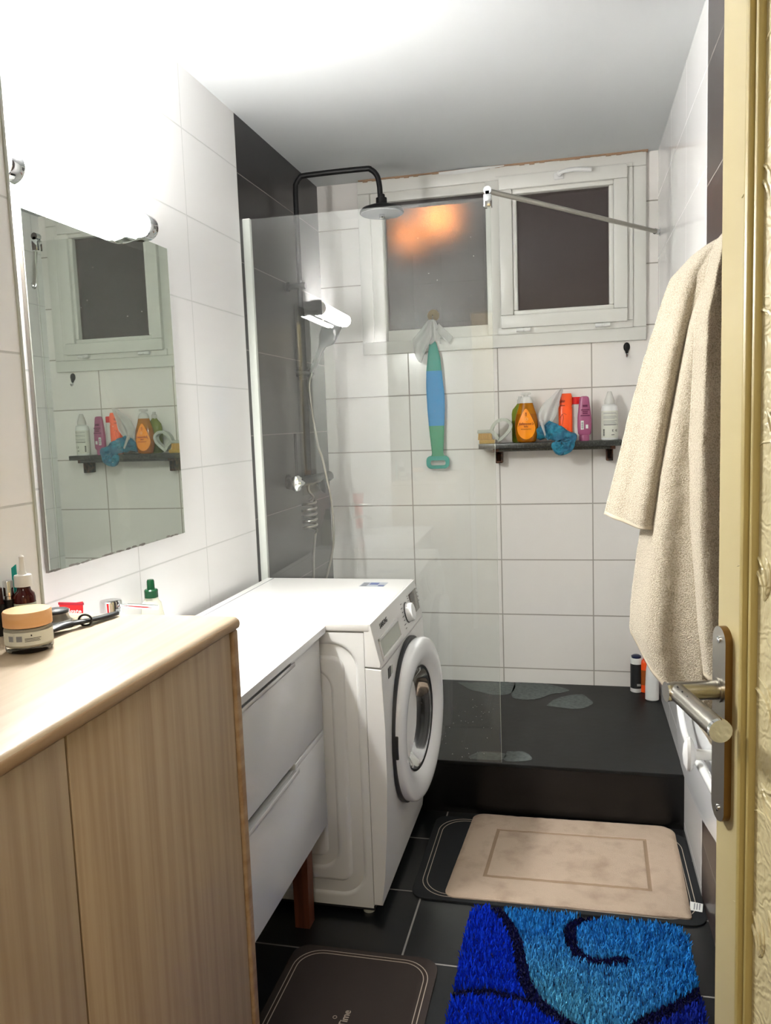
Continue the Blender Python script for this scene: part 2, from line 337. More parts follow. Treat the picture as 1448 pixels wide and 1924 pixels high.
# window
bm = NB(); frame(bm, wx0, wx1, wz0, wz1, .055, D - .022, D + .06, bev=.004)
box(bm, .247, .309, D - .010, D + .05, 1.752, 2.40, .003); box(bm, .309, .756, D - .010, D + .05, 1.752, 1.800, .003); box(bm, .309, .756, D - .010, D + .05, 2.358, 2.398, .003)
box(bm, 1.330, 1.360, D - .030, D + .05, 1.7815, 2.3955, .002); box(bm, .80, 1.36, D - .030, D + .05, 1.75, 1.781, .002); box(bm, .80, 1.36, D - .03, D + .05, 2.396, 2.412, .002)
box(bm, .756, .83, D - .022, D + .05, 1.752, 2.398, .004)
frame(bm, wx0 + .001, wx1 - .001, wz0 + .001, wz1 - .001, .11, D + .03, D + .075); box(bm, .74, .87, D + .03, D + .075, 1.75, 2.40)  # unseen backing, added to stop outside light leaking between the frames
wn = struct('window_1', bm, 'upvc'); tag(wn, 'white plastic window frame under the ceiling with two frosted night-dark panes'); ORG[wn.name] = Vector(wn.location)
bm = NB(); box(bm, .303, .76, D + .012, D + .02, 1.795, 2.362); tag(obj('window_pane', bm, 'frosted', wn, smooth=0), 'left frosted pane with orange glow behind it')
bm = NB(); frame(bm, .814, 1.338, 1.775, 2.405, .055, D - .046, D + .03, bev=.005); frame(bm, .868, 1.284, 1.829, 2.351, .02, D - .034, D + .02, bev=.006)
sh = obj('window_sash', bm, 'upvc', wn)
bm = NB(); box(bm, .884, 1.268, D - .006, D + .002, 1.843, 2.336); tag(obj('window_pane', bm, 'frosted', sh, smooth=0), 'right frosted pane, dark night behind it')
bm = NB(); box(bm, 1.045, 1.085, D - .056, D - .044, 2.368, 2.396, .004); lathe(bm, [(.010, -.03), (.010, 0)], (1.068, D - .05, 2.384), 'Y', 16)
tube(bm, spline([(1.066, D - .078, 2.384), (1.09, D - .082, 2.389), (1.13, D - .082, 2.392), (1.195, D - .076, 2.386)]), [.0075] * 9 + [.009] * 8 + [.009] * 8, 10, flat=1)
obj('window_handle', bm, 'white_matt', sh)
for x in (.91, 1.237):
    bm = NB(); lathe(bm, [(.0075, -.03), (.0085, -.028), (.0085, -.003), (.007, -.002), (.007, .002), (.0085, .003), (.0085, .028), (.0075, .03)], (x, D - .05, 1.765), 'X', 14)
    box(bm, x - .026, x + .026, D - .05, D - .022, 1.763, 1.77)
    h = obj('hinge', bm, 'white_matt', wn)
# street lamps glowing outside
for i, (x, y, z, r) in enumerate(((.17, 6.0, 2.87, .075), (-.055, 6.0, 2.76, .05))):
    t = thing('street_lamp', ['larger orange street lamp glowing outside the left frosted pane', 'smaller orange street lamp glowing outside the left frosted pane, nearer the shower head'][i], 'street lamp', (x, y, 0), 'street lamps outside the window')
    bm = NB(); lathe(bm, [(r * math.sin(a) + 1e-4, -r * math.cos(a)) for a in np.linspace(0, PI, 12)], (x, y, z), seg=20); obj('globe', bm, 'orangeglow', t)
    bm = NB(); lathe(bm, [(.05, 0), (.03, .3), (.025, z - r)], (x, y, 0), seg=12); obj('lamp_post', bm, 'darkgrey', t)

# ------------------------------------------------------------------ door (open, free edge away from the camera)
dh = Vector((.2419, -.9703, 0)); dn = Vector((-.9703, -.2419, 0)); E0 = Vector((1.2805, 1.0, 0))
def dp(s, t, z): return E0 + dh * s + dn * t + Vector((0, 0, z))
DM = Matrix(((dh.x, dn.x, 0, E0.x), (dh.y, dn.y, 0, E0.y), (0, 0, 1, 0), (0, 0, 0, 1)))
bm = NB(); box(bm, 0, .74, -.038, 0, .008, 2.03, .003, mtx=DM)
door = struct('door_1', bm, 'door_paint'); tag(door, 'cream painted bathroom door standing open at the right edge'); ORG[door.name] = Vector(door.location)
for (z0, z1) in ((.12, .86), (1.26, 1.92), (.90, 1.22)):
    if z1 - z0 < .4: continue
bm = NB()
for a, w_, h_ in ((.079, .010, .012), (.089, .008, .006), (.097, .007, .010)):
    for (x0, x1, z0, z1) in ((a, .661 - a + .079, .14, .14 + w_), (a, .661 - a + .079, 1.93 - w_ , 1.93), (a, a + w_, .14, 1.93), (.661 - a + .079 - w_, .69 - a + .079, .14, 1.93)):
        o = a - .079
        zz0, zz1 = z0, z1
        if z1 - z0 < .1: zz0, zz1 = (z0 + o, z1 + o) if z0 < 1 else (z0 - o, z1 - o)
        else: zz0, zz1 = z0 + o, z1 - o
        box(bm, x0, x1, 0, h_, zz0, zz1, .003, mtx=DM)
obj('moulding', bm, 'door_mould', door)
bm = NB(); box(bm, .104, .636, .0003, .002, .165, 1.905, mtx=DM); obj('panel', bm, 'embossed', door, smooth=0)
# raised leaf scrolls pressed in the door panel
bm = NB()
for k in range(26):
    s0 = .118 + .02 * (k % 3); z0 = .2 + k * .066
    for q in range(3):
        a0 = (.6 + .5 * q) * (1 if k % 2 else -1); L = .05 + .012 * q
        pts = [dp(s0 + L * u * math.cos(a0 + u), .0018, z0 + L * u * math.sin(a0 + u * 1.2)) for u in np.linspace(0, 1, 7)]
        tube(bm, pts, [.0012, .0022, .0026, .0026, .0022, .0016, .0006], 6)
obj('leaf_relief', bm, 'embossed', door)
hd = thing('door_handle', 'brushed steel lever handle on a long worn plate on the cream door', 'door handle', dp(.024, 0, 1.0))
pl = [(.0243 + .0175 * math.cos(a) + 0, (1.1215 if a < PI else .9205) + .0175 * math.sin(a)) for a in np.linspace(0, 2 * PI, 40, endpoint=False)]
bm = NB(); 
A = [bm.verts.new(dp(s, .0, z)) for s, z in pl]; B = [bm.verts.new(dp(s, .0085, z)) for s, z in pl]; n = len(pl)
bm.faces.new(B); bm.faces.new(A[::-1])
for i in range(n): f = bm.faces.new((A[i], A[(i + 1) % n], B[(i + 1) % n], B[i])); f.material_index = 1
obj('backplate', bm, ['brushed', 'brass_edge'], hd)
for z in (1.1235, .9185):
    bm = NB(); Rr = [[dp(.0243 + r * math.cos(a), t, z + r * math.sin(a)) for a in np.linspace(0, 2 * PI, 14, endpoint=False)] for r, t in ((.0042, .008), (.0042, .0098), (.002, .0104))]
    ring_loft(bm, Rr); obj('screw', bm, 'chrome', hd)
zh = 1.063
bm = NB(); tube(bm, [dp(.024, .008, zh), dp(.024, .011, zh)], .0145, 24); tube(bm, [dp(.024, .010, zh), dp(.024, .068, zh)], .0112, 24); obj('spindle', bm, 'brushed', hd)
bm = NB(); tube(bm, [dp(.024, .0675, zh), dp(.024, .0705, zh)], .0116, 24); obj('spindle_cap', bm, 'chrome', hd)
bm = NB(); tube(bm, [dp(.014, .058, zh), dp(.016, .058, zh), dp(.018, .058, zh), dp(.145, .060, zh + .001)], [.006, .009, .0104, .0112], 24); lv = obj('lever', bm, 'brushed', hd)
bm = NB(); tube(bm, [dp(.145, .060, zh + .001), dp(.150, .060, zh + .001)], [.0122, .0120], 24); obj('lever_cap', bm, 'chrome', lv)
bm = NB()
for k in range(6):
    c = dp(.040 + k * .015, .0585, zh + .0102 - .0006 * k) + dn * .0035; tube(bm, [c, c + dn * .0016 + Vector((0, 0, .0012))], .0009, 8)
obj('grip_dots', bm, 'blackplastic', lv)

# ================================================================== LARGE FURNITURE
# ---- wooden cabinet in front of the duct
cx0, cx1, cy0, cy1, cz = .225, .57, .30, 1.222, 1.0767
cb = thing('wooden_cabinet', 'tall bleached oak cabinet with two plain doors in the left foreground', 'cabinet', (.4, .76, 0))
bm = NB(); box(bm, cx0, .545, cy0, cy1 - .002, .04, cz - .022); obj('carcass', bm, 'oak_v', cb, smooth=0)
for ya_, yb_ in ((cy1 - .020, cy1), (cy0, cy0 + .018)):
    bm = NB(); box(bm, .535, .566, ya_, yb_, .0, cz - .022, .004, 3); obj('end_post', bm, 'oak_edge', cb)
bm = NB(); box(bm, cx0, cx1, cy0 - .005, cy1 + .002, cz - .022, cz, .009, 4); tp = obj('cabinet_top', bm, ['oak_h'], cb)
for f in tp.data.polygons:
    if f.normal.x > .5: pass
bm = NB(); box(bm, .5605, cx1 + .0012, cy0 - .004, cy1 + .001, cz - .0205, cz - .0035, .006, 4); obj('top_edge', bm, 'oak_edge', cb)
for y0, y1 in ((cy0 + .02, .7565), (.7605, cy1 - .0215)):
    bm = NB(); box(bm, .545, .5605, y0, y1, .05, cz - .0245, .0015); obj('door', bm, 'oak_v', cb)
bm = NB(); box(bm, .50, .54, cy0 + .02, cy1 - .02, 0, .05); obj('plinth', bm, 'oak_edge', cb, smooth=0)

# ---- vanity
vy0, vy1, vx = 1.235, 2.053, .4293
vn = thing('washbasin_cabinet', 'white two-drawer washbasin cabinet between the oak cabinet and the washing machine', 'bathroom cabinet', (.2, 1.65, 0))
bm = NB(); box(bm, .005, vx - .018, vy0, vy1, .272, .79); obj('carcass', bm, 'white', vn, smooth=0)
bm = NB()
bx0, bx1, by0, by1 = .12, .34, 1.30, 1.56
zt0, zt1 = .822, .8397
for a in ((.002, bx0, vy0, vy1 + .008), (bx1, vx + .017, vy0, vy1 + .008), (bx0, bx1, vy0, by0), (bx0, bx1, by1, vy1 + .008)): box(bm, a[0], a[1], a[2], a[3], zt0, zt1)
bmesh.ops.remove_doubles(bm, verts=bm.verts, dist=1e-5)
obj('worktop', bm, 'white', vn, smooth=0)
bm = NB(); R0 = [rrect(bx0, bx1, by0, by1, .0005), rrect(bx0 + .01, bx1 - .01, by0 + .01, by1 - .01, .03), rrect(bx0 + .03, bx1 - .03, by0 + .03, by1 - .03, .04)]
ring_loft(bm, [[(x, y, z) for x, y in r] for r, z in zip(R0, (.8395, .80, .792))], cap=False); bm.faces.new([v for v in bm.verts][-len(R0[2]):]); obj('basin', bm, 'white', vn)
def drawer(z0, z1, ys, ye, nm):
    bm = NB(); d0, d1 = vx - .017, vx
    box(bm, d0, d1, vy0 + .002, vy1 - .001, z0, z1 - .016, .0012); box(bm, d0, d1, vy0 + .002, ys, z1 - .0165, z1, .0012); box(bm, d0, d1, ye, vy1 - .001, z1 - .0165, z1, .0012)
    o = obj('drawer', bm, 'white', vn)
    bm = NB(); box(bm, vx - .004, vx + .012, ys + .002, ye - .002, z1 - .0185, z1 - .0155, .001); box(bm, vx + .009, vx + .012, ys + .002, ye - .002, z1 - .0185, z1 - .008, .001); obj('drawer_lip', bm, 'white', o)
    bm = NB(); box(bm, vx - .0178, vx - .0165, ys, ye, z1 - .0165, z1); obj('gap_shade', bm, 'darkgrey', o, smooth=0)  # dark sheet put in for the shade inside the finger gap
drawer(.552, .818, 1.49, 1.826, 'upper'); drawer(.272, .5475, 1.49, 1.822, 'lower')
bm = NB(); box(bm, vx - .016, vx - .006, vy1 + .0, vy1 + .0075, .79, .818); obj('side_clip', bm, 'palegrey', vn, smooth=0)
bm = NB(); Rr = []
for x0, y0 in ((.345, 1.975), (.345, 1.25)):
    ring_loft(bm, [[(x0 + .002, y0 + .002, 0), (x0 + .044, y0 + .002, 0), (x0 + .044, y0 + .044, 0), (x0 + .002, y0 + .044, 0)], [(x0, y0, .272), (x0 + .046, y0, .272), (x0 + .046, y0 + .046, .272), (x0, y0 + .046, .272)]])
    obj('leg', bm, 'redwood', vn, smooth=0); bm = NB()
bm.free()
# faucet
fc = thing('faucet', 'chrome basin mixer tap with a horizontal lever on the white washbasin cabinet', 'tap', (.085, 1.605, zt1))
bm = NB(); lathe(bm, [(.026, 0), (.026, .006), (.019, .008), (.019, .13), (.021, .135)], (.085, 1.605, zt1)); obj('body', bm, 'chrome', fc)
bm = NB(); lathe(bm, [(.0235, .136), (.0245, .140), (.0245, .166), (.023, .1695), (.0185, .1705)], (.085, 1.605, zt1)); cp = obj('handle_cap', bm, 'chrome', fc)
bm = NB(); tube(bm, [(.105, 1.605, zt1 + .158), (.125, 1.607, zt1 + .157), (.127, 1.607, zt1 + .157), (.20, 1.612, zt1 + .1535)], [.004, .004, .0058, .0052], 14); obj('lever', bm, 'chrome', cp)
bm = NB(); tube(bm, spline([(.095, 1.605, zt1 + .09), (.15, 1.60, zt1 + .10), (.19, 1.59, zt1 + .085)]), .010, 14, flat=.7); obj('spout', bm, 'chrome', fc)

# ---- washing machine
my0, my1 = 2.063, 2.680; mx0, mxs = .0318, .5525
wm = thing('washing_machine', 'white front-loading washing machine with its round door facing right', 'washing machine', (.3, 2.38, 0))
bm = NB(); box(bm, mx0, mxs, my0 + .006, my1, .025, .822, .004); obj('body', bm, 'enamel', wm)
# pressed near side panel
nx, nz = 110, 165; bm = NB(); X = np.linspace(mx0, mxs, nx); Z = np.linspace(.025, .822, nz)
def sd(x, z, cx, cz_, hx, hz, r):
    qx = abs(x - cx) - hx + r; qz = abs(z - cz_) - hz + r
    return math.hypot(max(qx, 0), max(qz, 0)) + min(max(qx, qz), 0) - r
def sm(a, b, t): t = min(max((t - a) / (b - a), 0), 1); return t * t * (3 - 2 * t)
G = []
for z in Z:
    row = []
    for x in X:
        d1 = sd(x, z, .27, .425, .262, .368, .075); d2 = sd(x, z, .27, .425, .188, .292, .06); d3 = sd(x, z, .27, .425, .13, .19, .05)
        h = .013 * (1 - sm(-.014, .002, d1)); h -= .013 * (1 - sm(-.046, -.030, d1)); h += .013 * (1 - sm(-.014, .002, d2)); h -= .013 * (1 - sm(-.040, -.026, d2)); h += .010 * (1 - sm(-.012, 0, d3))
        row.append(bm.verts.new((x, my0 + h * 1.0, z)))
    G.append(row)
for j in range(nz - 1):
    for i in range(nx - 1): bm.faces.new((G[j][i], G[j][i + 1], G[j + 1][i + 1], G[j + 1][i]))
obj('side_panel', bm, 'enamel', wm, smooth=60)
bm = NB(); box(bm, mx0, .5705, my0 - .001, my1 + .001, .824, .85, .005, 3); obj('lid', bm, 'enamel2', wm)
bm = NB(); box(bm, .06, .064, my0 + .01, my1 - .01, .8498, .8503); obj('lid_seam', bm, 'inkgrey', wm, smooth=0)
fp = [(mxs, .0345), (.578, .0345), (.588, .12), (.598, .25), (.604, .40), (.604, .55), (.600, .72), (mxs, .724)]
bm = NB(); prism(bm, fp, 'Y', my0, my1, bev=.003); obj('front_panel', bm, 'enamel2', wm, smooth=20)
cpn = [(mxs, .7265), (.5985, .7235), (.5975, .735), (.574, .848), (mxs, .848)]
bm = NB(); prism(bm, cpn, 'Y', my0, my1, bev=.003); cpl = obj('control_panel', bm, 'enamel2', wm, smooth=20)
bm = NB(); box(bm, mx0 + .01, mxs, my0 + .01, my1 - .01, .012, .03); obj('base', bm, 'darkgrey', wm, smooth=0)
for x, y in ((.53, my0 + .03), (.53, my1 - .03), (.07, my0 + .03), (.07, my1 - .03)):
    bm = NB(); lathe(bm, [(.017, 0), (.017, .010), (.008, .012), (.008, .03)], (x, y, 0), seg=16); obj('foot', bm, 'palegrey', wm)
cn = Vector((.979, 0, .204)).normalized(); cd = Vector((.204, 0, -.979)).normalized(); cy_ = Vector((0, 1, 0)); co = Vector((.574, 0, .848))
def cp_(y, d, t=0): return co + Vector((0, y, 0)) + cd * d + cn * t
def cbox(bm, y0, y1, d0, d1, t0, t1, bev=0, mi=0):
    mt = Matrix(((0, cd.x, cn.x, co.x), (1, 0, 0, co.y), (0, cd.z, cn.z, co.z), (0, 0, 0, 1)))
    box(bm, y0, y1, d0, d1, t0, t1, bev, mi=mi, mtx=mt)
# detergent drawer: frame, dark pocket and lip
bm = NB(); cbox(bm, 2.095, 2.345, .052, .060, .0, .004, .001); cbox(bm, 2.095, 2.345, .106, .116, 0, .006, .002); cbox(bm, 2.095, 2.103, .052, .116, 0, .004, .001); cbox(bm, 2.337, 2.345, .052, .116, 0, .004, .001)
dd = obj('detergent_drawer', bm, 'enamel2', wm)
bm = NB(); cbox(bm, 2.103, 2.337, .060, .106, .0002, .0010); obj('drawer_pocket', bm, 'palegrey', dd, smooth=0)
bm = NB(); kc = cp_(2.475, .068, 0)
Rr = [[kc + cn * t + (cy_ * math.cos(a) + cd * math.sin(a)) * r for a in np.linspace(0, 2 * PI, 40, endpoint=False)] for r, t in ((.036, 0), (.036, .002), (.031, .003), (.029, .020), (.026, .023), (.001, .0235))]
kn = None
ring_loft(bm, Rr[2:]); kn = obj('dial', bm, 'white', cpl)
bm = NB(); ring_loft(bm, [[kc + cn * t + (cy_ * math.cos(a) + cd * math.sin(a)) * r for a in np.linspace(0, 2 * PI, 40, endpoint=False)] for r, t in ((.0335, .0005), (.0335, .0022))]); obj('dial_ring', bm, 'darkgrey', kn)
bm = NB(); cbox(bm, 2.545, 2.655, .025, .095, 0, .002, .0006); ds = obj('display', bm, 'screen', cpl)
bm = NB(); cbox(bm, 2.552, 2.600, .029, .055, .0019, .0025); obj('display_window', bm, 'screendark', ds, smooth=0)
bm = NB()
for k in range(7): cbox(bm, 2.415 - .006 * (k % 2), 2.432, .028 + k * .013, .030 + k * .013, .0002, .0006)
obj('dial_marks', bm, 'ink', cpl, smooth=0); bm = NB()
for k in range(5): cbox(bm, 2.52, 2.532, .024 + k * .008, .026 + k * .008, .0002, .0006)
obj('dial_marks', bm, 'ink', cpl, smooth=0); bm = NB()
for k in range(4): cbox(bm, 2.668, 2.676, .028 + k * .014, .0315 + k * .014, .0002, .0006)
obj('display_marks', bm, 'ink', cpl, smooth=0)
text('brand_lettering', 'SAMSUNG', .020, basis(cp_(2.185, .028, .0006), (0, 1, 0), -cd), 'ink', cpl)
bm = NB(); box(bm, .6005, .6022, 2.135, 2.165, .672, .702, .0005); box(bm, .6005, .6022, 2.17, 2.19, .674, .698, .0005, mi=1); obj('filter_label', bm, ['blackplastic', 'palegrey'], wm, smooth=0)
bm = NB(); box(bm, .412, .497, 2.545, 2.613, .8500, .8504); st = obj('energy_label', bm, 'silverfoil', wm, smooth=0)
bm = NB(); box(bm, .44, .47, 2.575, 2.606, .8504, .8507); box(bm, .475, .495, 2.55, 2.57, .8504, .8507); obj('label_print', bm, 'bluefoil', st, smooth=0)
bm = NB()
for k in range(5): box(bm, .416, .436, 2.552 + k * .011, 2.556 + k * .011, .8504, .8507)
obj('label_lines', bm, 'ink', st, smooth=0)
# porthole
yc, zc = 2.389, .467; TH = .087; PC = Vector((.652, yc, zc)); PM = Matrix.Translation(PC) @ Matrix.Rotation(-TH, 4, 'Z')
def plathe(name, prof, m, par, seg=72, cap=False):
    bm = NB(); lathe(bm, prof, (0, 0, 0), 'X', seg, cap=cap)
    for v in bm.verts: v.co = PM @ v.co
    return obj(name, bm, m, par, smooth=50)
bm = NB(); lathe(bm, [(.235, .597), (.254, .602), (.254, .612), (.235, .618), (.17, .618), (.16, .60)], (0, yc, zc), 'X', 72, cap=False); obj('door_gasket', bm, 'darkgrey', wm)
dr = plathe('door', [(.238, -.036), (.246, -.034), (.2505, -.027), (.2515, -.016), (.2490, -.006), (.243, -.001), (.232, .002), (.215, .003), (.198, .001), (.184, -.004), (.174, -.010), (.1665, -.015), (.163, -.018), (.161, -.022), (.161, -.036), (.238, -.036)], 'white', wm, 96)
plathe('door_trim', [(.1625, -.017), (.160, -.0165), (.155, -.019), (.154, -.026)], 'blackplastic', dr)
plathe('door_glass', [(.157, -.019), (.145, -.024), (.128, -.045), (.10, -.064), (.05, -.075), (.001, -.077)], 'smoke', dr, 64)
bm = NB(); lathe(bm, [(.17, .598), (.155, .58), (.155, .556), (.05, .555), (.001, .555)], (0, yc, zc), 'X', 48, cap=False); obj('drum', bm, 'steel_drum', wm)
bm = NB(); box(bm, .600, .622, yc - .250, yc - .225, zc - .035, zc + .035, .003); obj('door_hinge', bm, 'darkgrey', wm)

# ---- mirror + lamp
mr = thing('mirror', 'frameless rectangular wall mirror with speckled lower edge, on the white left wall', 'mirror', (.012, 1.81, 1.09))
bm = NB(); box(bm, .003, .010, 1.497, 2.120, 1.092, 1.896); obj('backing', bm, 'mirror_edge', mr, smooth=0)
bm = NB(); box(bm, .0101, .0135, 1.4985, 2.1185, 1.0935, 1.8945); obj('mirror_glass', bm, 'mirror', mr, smooth=0)
bm = NB()
for k in range(46):
    y = rng.uniform(1.5, 2.115); s = rng.uniform(.002, .008); lathe(bm, [(s, 0), (s * .6, .0004)], (.0136, y, 1.0935 + rng.uniform(0, .003)), 'X', 7, sx=1.6, sy=.35)
for k in range(6): lathe(bm, [(.002, 0), (.001, .0004)], (.0136, 2.117, rng.uniform(1.1, 1.3)), 'X', 7, sx=.4, sy=1.8)
tag(obj('edge_tarnish', bm, 'mirror_edge', mr), 'dark tarnish specks along the mirror edge', kind='stuff')
lp = thing('wall_lamp', 'glowing white tube lamp with chrome end caps above the mirror', 'wall lamp', (.0, 1.66, 1.9))
lx, lz, lr = .056, 1.906, .030; ly0, ly1 = 1.425, 1.900
def halfD(r, c, n=20): return [(c[0] + r * math.cos(a), c[1] + r * math.sin(a)) for a in np.linspace(-PI * .62, PI * .62, n)]
bm = NB(); pr = halfD(lr, (lx, lz)); prism(bm, [(.022, lz - .024)] + pr + [(.022, lz + .024)], 'Y', ly0, ly1); obj('tube', bm, 'lamp_tube', lp)
for a, b in ((ly1, ly1 + .040), (ly0 - .040, ly0)):
    bm = NB(); prism(bm, [(.0, lz - .026)] + halfD(lr + .002, (lx, lz)) + [(.0, lz + .026)], 'Y', a, b, bev=.003); obj('end_cap', bm, 'chrome', lp)
bm = NB(); box(bm, 0, .022, ly0 - .02, ly1 + .02, lz - .025, lz + .025); obj('base_bar', bm, 'white_matt', lp, smooth=0)

# ---- shower glass
ga = Vector((.004, 2.696, 0)); gb = Vector((.858, 2.7135, 0)); gd = (gb - ga).normalized(); gn = Vector((gd.y, -gd.x, 0)); GM = Matrix(((gd.x, gn.x, 0, ga.x), (gd.y, gn.y, 0, ga.y), (0, 0, 1, 0), (0, 0, 0, 1))); GL = (gb - ga).length
gs = thing('shower_screen', 'fixed clear glass shower screen standing on the black step', 'shower screen', (.43, 2.69, ZS))
bm = NB(); box(bm, 0, GL, 0, .006, ZS + .002, 2.104, mtx=GM); obj('glass_pane', bm, 'glass', gs, smooth=0)
bm = NB(); box(bm, GL, GL + .0008, .001, .005, ZS + .002, 2.10, mtx=GM); obj('polished_edge', bm, 'palegrey', gs, smooth=0)
bm = NB()
for k in range(90):
    if k < 60: s, z = rng.uniform(.55, .84), rng.uniform(.2, .42)
    else: s, z = rng.uniform(.28, .8), rng.uniform(.9, 2.05)
    r = rng.uniform(.0007, .0016); c = ga + gd * s + gn * .0062 + Vector((0, 0, z)); ring_loft(bm, [[c + (gd * math.cos(a) + Vector((0, 0, 1)) * math.sin(a)) * q + gn * t for a in np.linspace(0, 2 * PI, 6, endpoint=False)] for q, t in ((r, 0), (r * .5, .0004))])
tag(obj('dried_splashes', bm, 'spot', gs), 'dried white splash marks on the glass', kind='stuff')
sb = thing('stabiliser_bar', 'chrome stabiliser bar from the glass screen corner to the right wall', 'support bar', (.86, 2.71, 2.10))
bm = NB(); box(bm, .838, .864, 2.696, 2.728, 2.072, 2.112, .003); box(bm, .842, .860, 2.700, 2.724, 2.108, 2.125, .003); obj('glass_clamp', bm, 'chrome', sb)
bm = NB(); tube(bm, [(.851, 2.70, 2.124), (.851, 2.725, 2.124)], .013, 20); obj('clamp_joint', bm, 'chrome', sb)
bm = NB(); tube(bm, [(.853, 2.715, 2.124), (1.448, 3.50, 2.115)], .0085, 16, flat=1); obj('rod', bm, 'brushed', sb)
bm = NB(); lathe(bm, [(.017, -.004), (.017, 0), (.013, 0.0)], (W, 3.515, 2.115), 'X', 20); tube(bm, [(1.44, 3.492, 2.115), (W - .003, 3.515, 2.115)], .011, 14); obj('wall_flange', bm, 'chrome', sb)

# ---- shower column
ry = 3.13; rx = .056
sc = thing('shower_column', 'matt black overhead shower column on the dark tiled wall', 'shower', (.056, 3.13, 1.1))
bm = NB(); tube(bm, spline([(rx, ry, 1.18), (rx, ry, 1.6), (rx, ry, 2.30)], 3) + spline([(rx + .002, ry, 2.335), (rx + .02, ry, 2.358), (rx + .05, ry, 2.366), (.33, ry, 2.366), (.365, ry, 2.360), (.388, ry, 2.335), (.396, ry, 2.30), (.398, ry, 2.262)], 5), .0105, 16); obj('riser_pipe', bm, 'blackmetal', sc)
bm = NB(); lathe(bm, [(.012, .062), (.014, .060), (.014, .050), (.021, .048), (.0215, .020), (.024, .016), (.05, .018), (.076, .009), (.0845, .000), (.0855, -.004), (.0855, -.008), (.083, -.010)], (.402, ry, 2.203), seg=48); hdp = obj('rain_head', bm, 'blackmetal', sc)
bm = NB(); lathe(bm, [(.083, -.0102), (.080, -.0125), (.001, -.0125)], (.402, ry, 2.203), seg=48); obj('head_face', bm, 'inkgrey', hdp)
bm = NB(); lathe(bm, [(.0115, 0), (.0115, -.010), (.008, -.013)], (.402, ry, 2.190), seg=20); obj('centre_nozzle', bm, 'chrome', hdp)
bm = NB(); tube(bm, [(0, ry, 1.945), (.01, ry, 1.945)], .02, 20); tube(bm, [(.005, ry, 1.945), (.08, ry, 1.945)], .0125, 16); obj('wall_bracket', bm, 'blackmetal', sc)
bm = NB(); tube(bm, [(rx, ry - .005, 1.575), (rx, ry - .005, 1.625)], .019, 16); tube(bm, [(.03, ry - .02, 1.6), (.10, ry, 1.6)], .014, 14); obj('slider', bm, 'blackmetal', sc)
bm = NB(); tube(bm, [(rx, ry, 1.18), (rx, ry, 1.855)], .0135, 16); obj('outer_sleeve', bm, 'blackmetal', sc)
hs = thing('hand_shower', 'flat rectangular dark hand shower held by the slider of the shower column', 'hand shower', (.10, 3.1, 1.6))
a = Vector((.098, ry - .03, 1.60)); bdir = Vector((.062, .0, .125)).normalized(); side = Vector((.80, 0, -.4)).normalized(); nrm = bdir.cross(side).normalized()
rings = []
for s, w_, t_ in ((0, .010, .008), (.03, .0115, .009), (.09, .0115, .008), (.115, .016, .007), (.135, .031, .0075), (.15, .037, .008), (.235, .040, .008), (.245, .037, .005)):
    c = a + bdir * s + side * (.006 if s > .12 else 0); rings.append([c + side * (w_ * math.copysign(abs(math.cos(q)) ** .5, math.cos(q))) + nrm * (t_ * math.copysign(abs(math.sin(q)) ** .7, math.sin(q))) for q in np.linspace(0, 2 * PI, 24, endpoint=False)])
bm = NB(); ring_loft(bm, rings); obj('handset', bm, 'darkgrey', hs)
hosep = spline([(.098, ry - .03, 1.60), (.080, ry - .01, 1.55), (.076, ry + .02, 1.45), (.085, ry + .05, 1.31), (.098, ry + .06, 1.255), (.113, ry + .06, 1.173), (.126, ry + .06, 1.10), (.134, ry + .06, 1.0), (.131, ry + .06, .90), (.116, ry + .05, .815), (.09, ry + .03, .72), (.07, ry, .66), (.055, ry - .03, .72), (.0673, ry - .03, .775), (.0715, ry - .03, .862), (.085, ry - .03, .954)], 8)
coil = [Vector((.068 + .027 * math.cos(t), ry - .045 + .027 * math.sin(t), .965 + .0032 * t * 1.15)) for t in np.linspace(0, 2 * PI * 5.2, 130)]
bm = NB(); tube(bm, hosep + coil + spline([(.075, ry - .06, 1.09), (.095, ry - .07, 1.105), (.077, ry - .07, 1.13), (.070, ry - .05, 1.16)], 5), .0052, 8); obj('hose', bm, 'brushed', hs)
vv = thing('shower_mixer', 'chrome and black bar mixer valve under the shower column', 'tap', (.07, 3.1, 1.17))
bm = NB(); tube(bm, [(.07, 2.975, 1.17), (.07, 3.33, 1.17)], .019, 20); 
for y in (3.03, 3.27): tube(bm, [(0, y, 1.17), (.07, y, 1.17)], .016, 14); tube(bm, [(0, y, 1.17), (.008, y, 1.17)], .03, 20)
obj('mixer_body', bm, 'blackmetal', vv)
bm = NB(); Rr = [[(.07 + r * (1 + .13 * math.cos(5 * t)) * math.cos(t), y, 1.17 + r * (1 + .13 * math.cos(5 * t)) * math.sin(t)) for t in np.linspace(0, 2 * PI, 40, endpoint=False)] for r, y in ((.018, 2.965), (.027, 2.955), (.030, 2.925), (.027, 2.905), (.012, 2.90))]; ring_loft(bm, Rr); obj('crosshead_knob', bm, 'chrome', vv)
bm = NB(); tube(bm, [(.07, 3.33, 1.17), (.07, 3.36, 1.168), (.07, 3.395, 1.162), (.072, 3.425, 1.155)], [.019, .022, .012, .002], 16); obj('lever_knob', bm, 'blackmetal', vv)
bm = NB(); tube(bm, [(.075, 3.22, 1.16), (.078, 3.225, 1.145), (.085, 3.23, 1.118), (.09, 3.232, 1.105)], [.02, .018, .012, .002], 12); obj('diverter', bm, 'blackplastic', vv)
bm = NB(); tube(bm, [(.035, 3.045, 1.19), (.035, 3.045, 1.36)], .006, 8); obj('thermometer_rod', bm, 'blackmetal', vv)

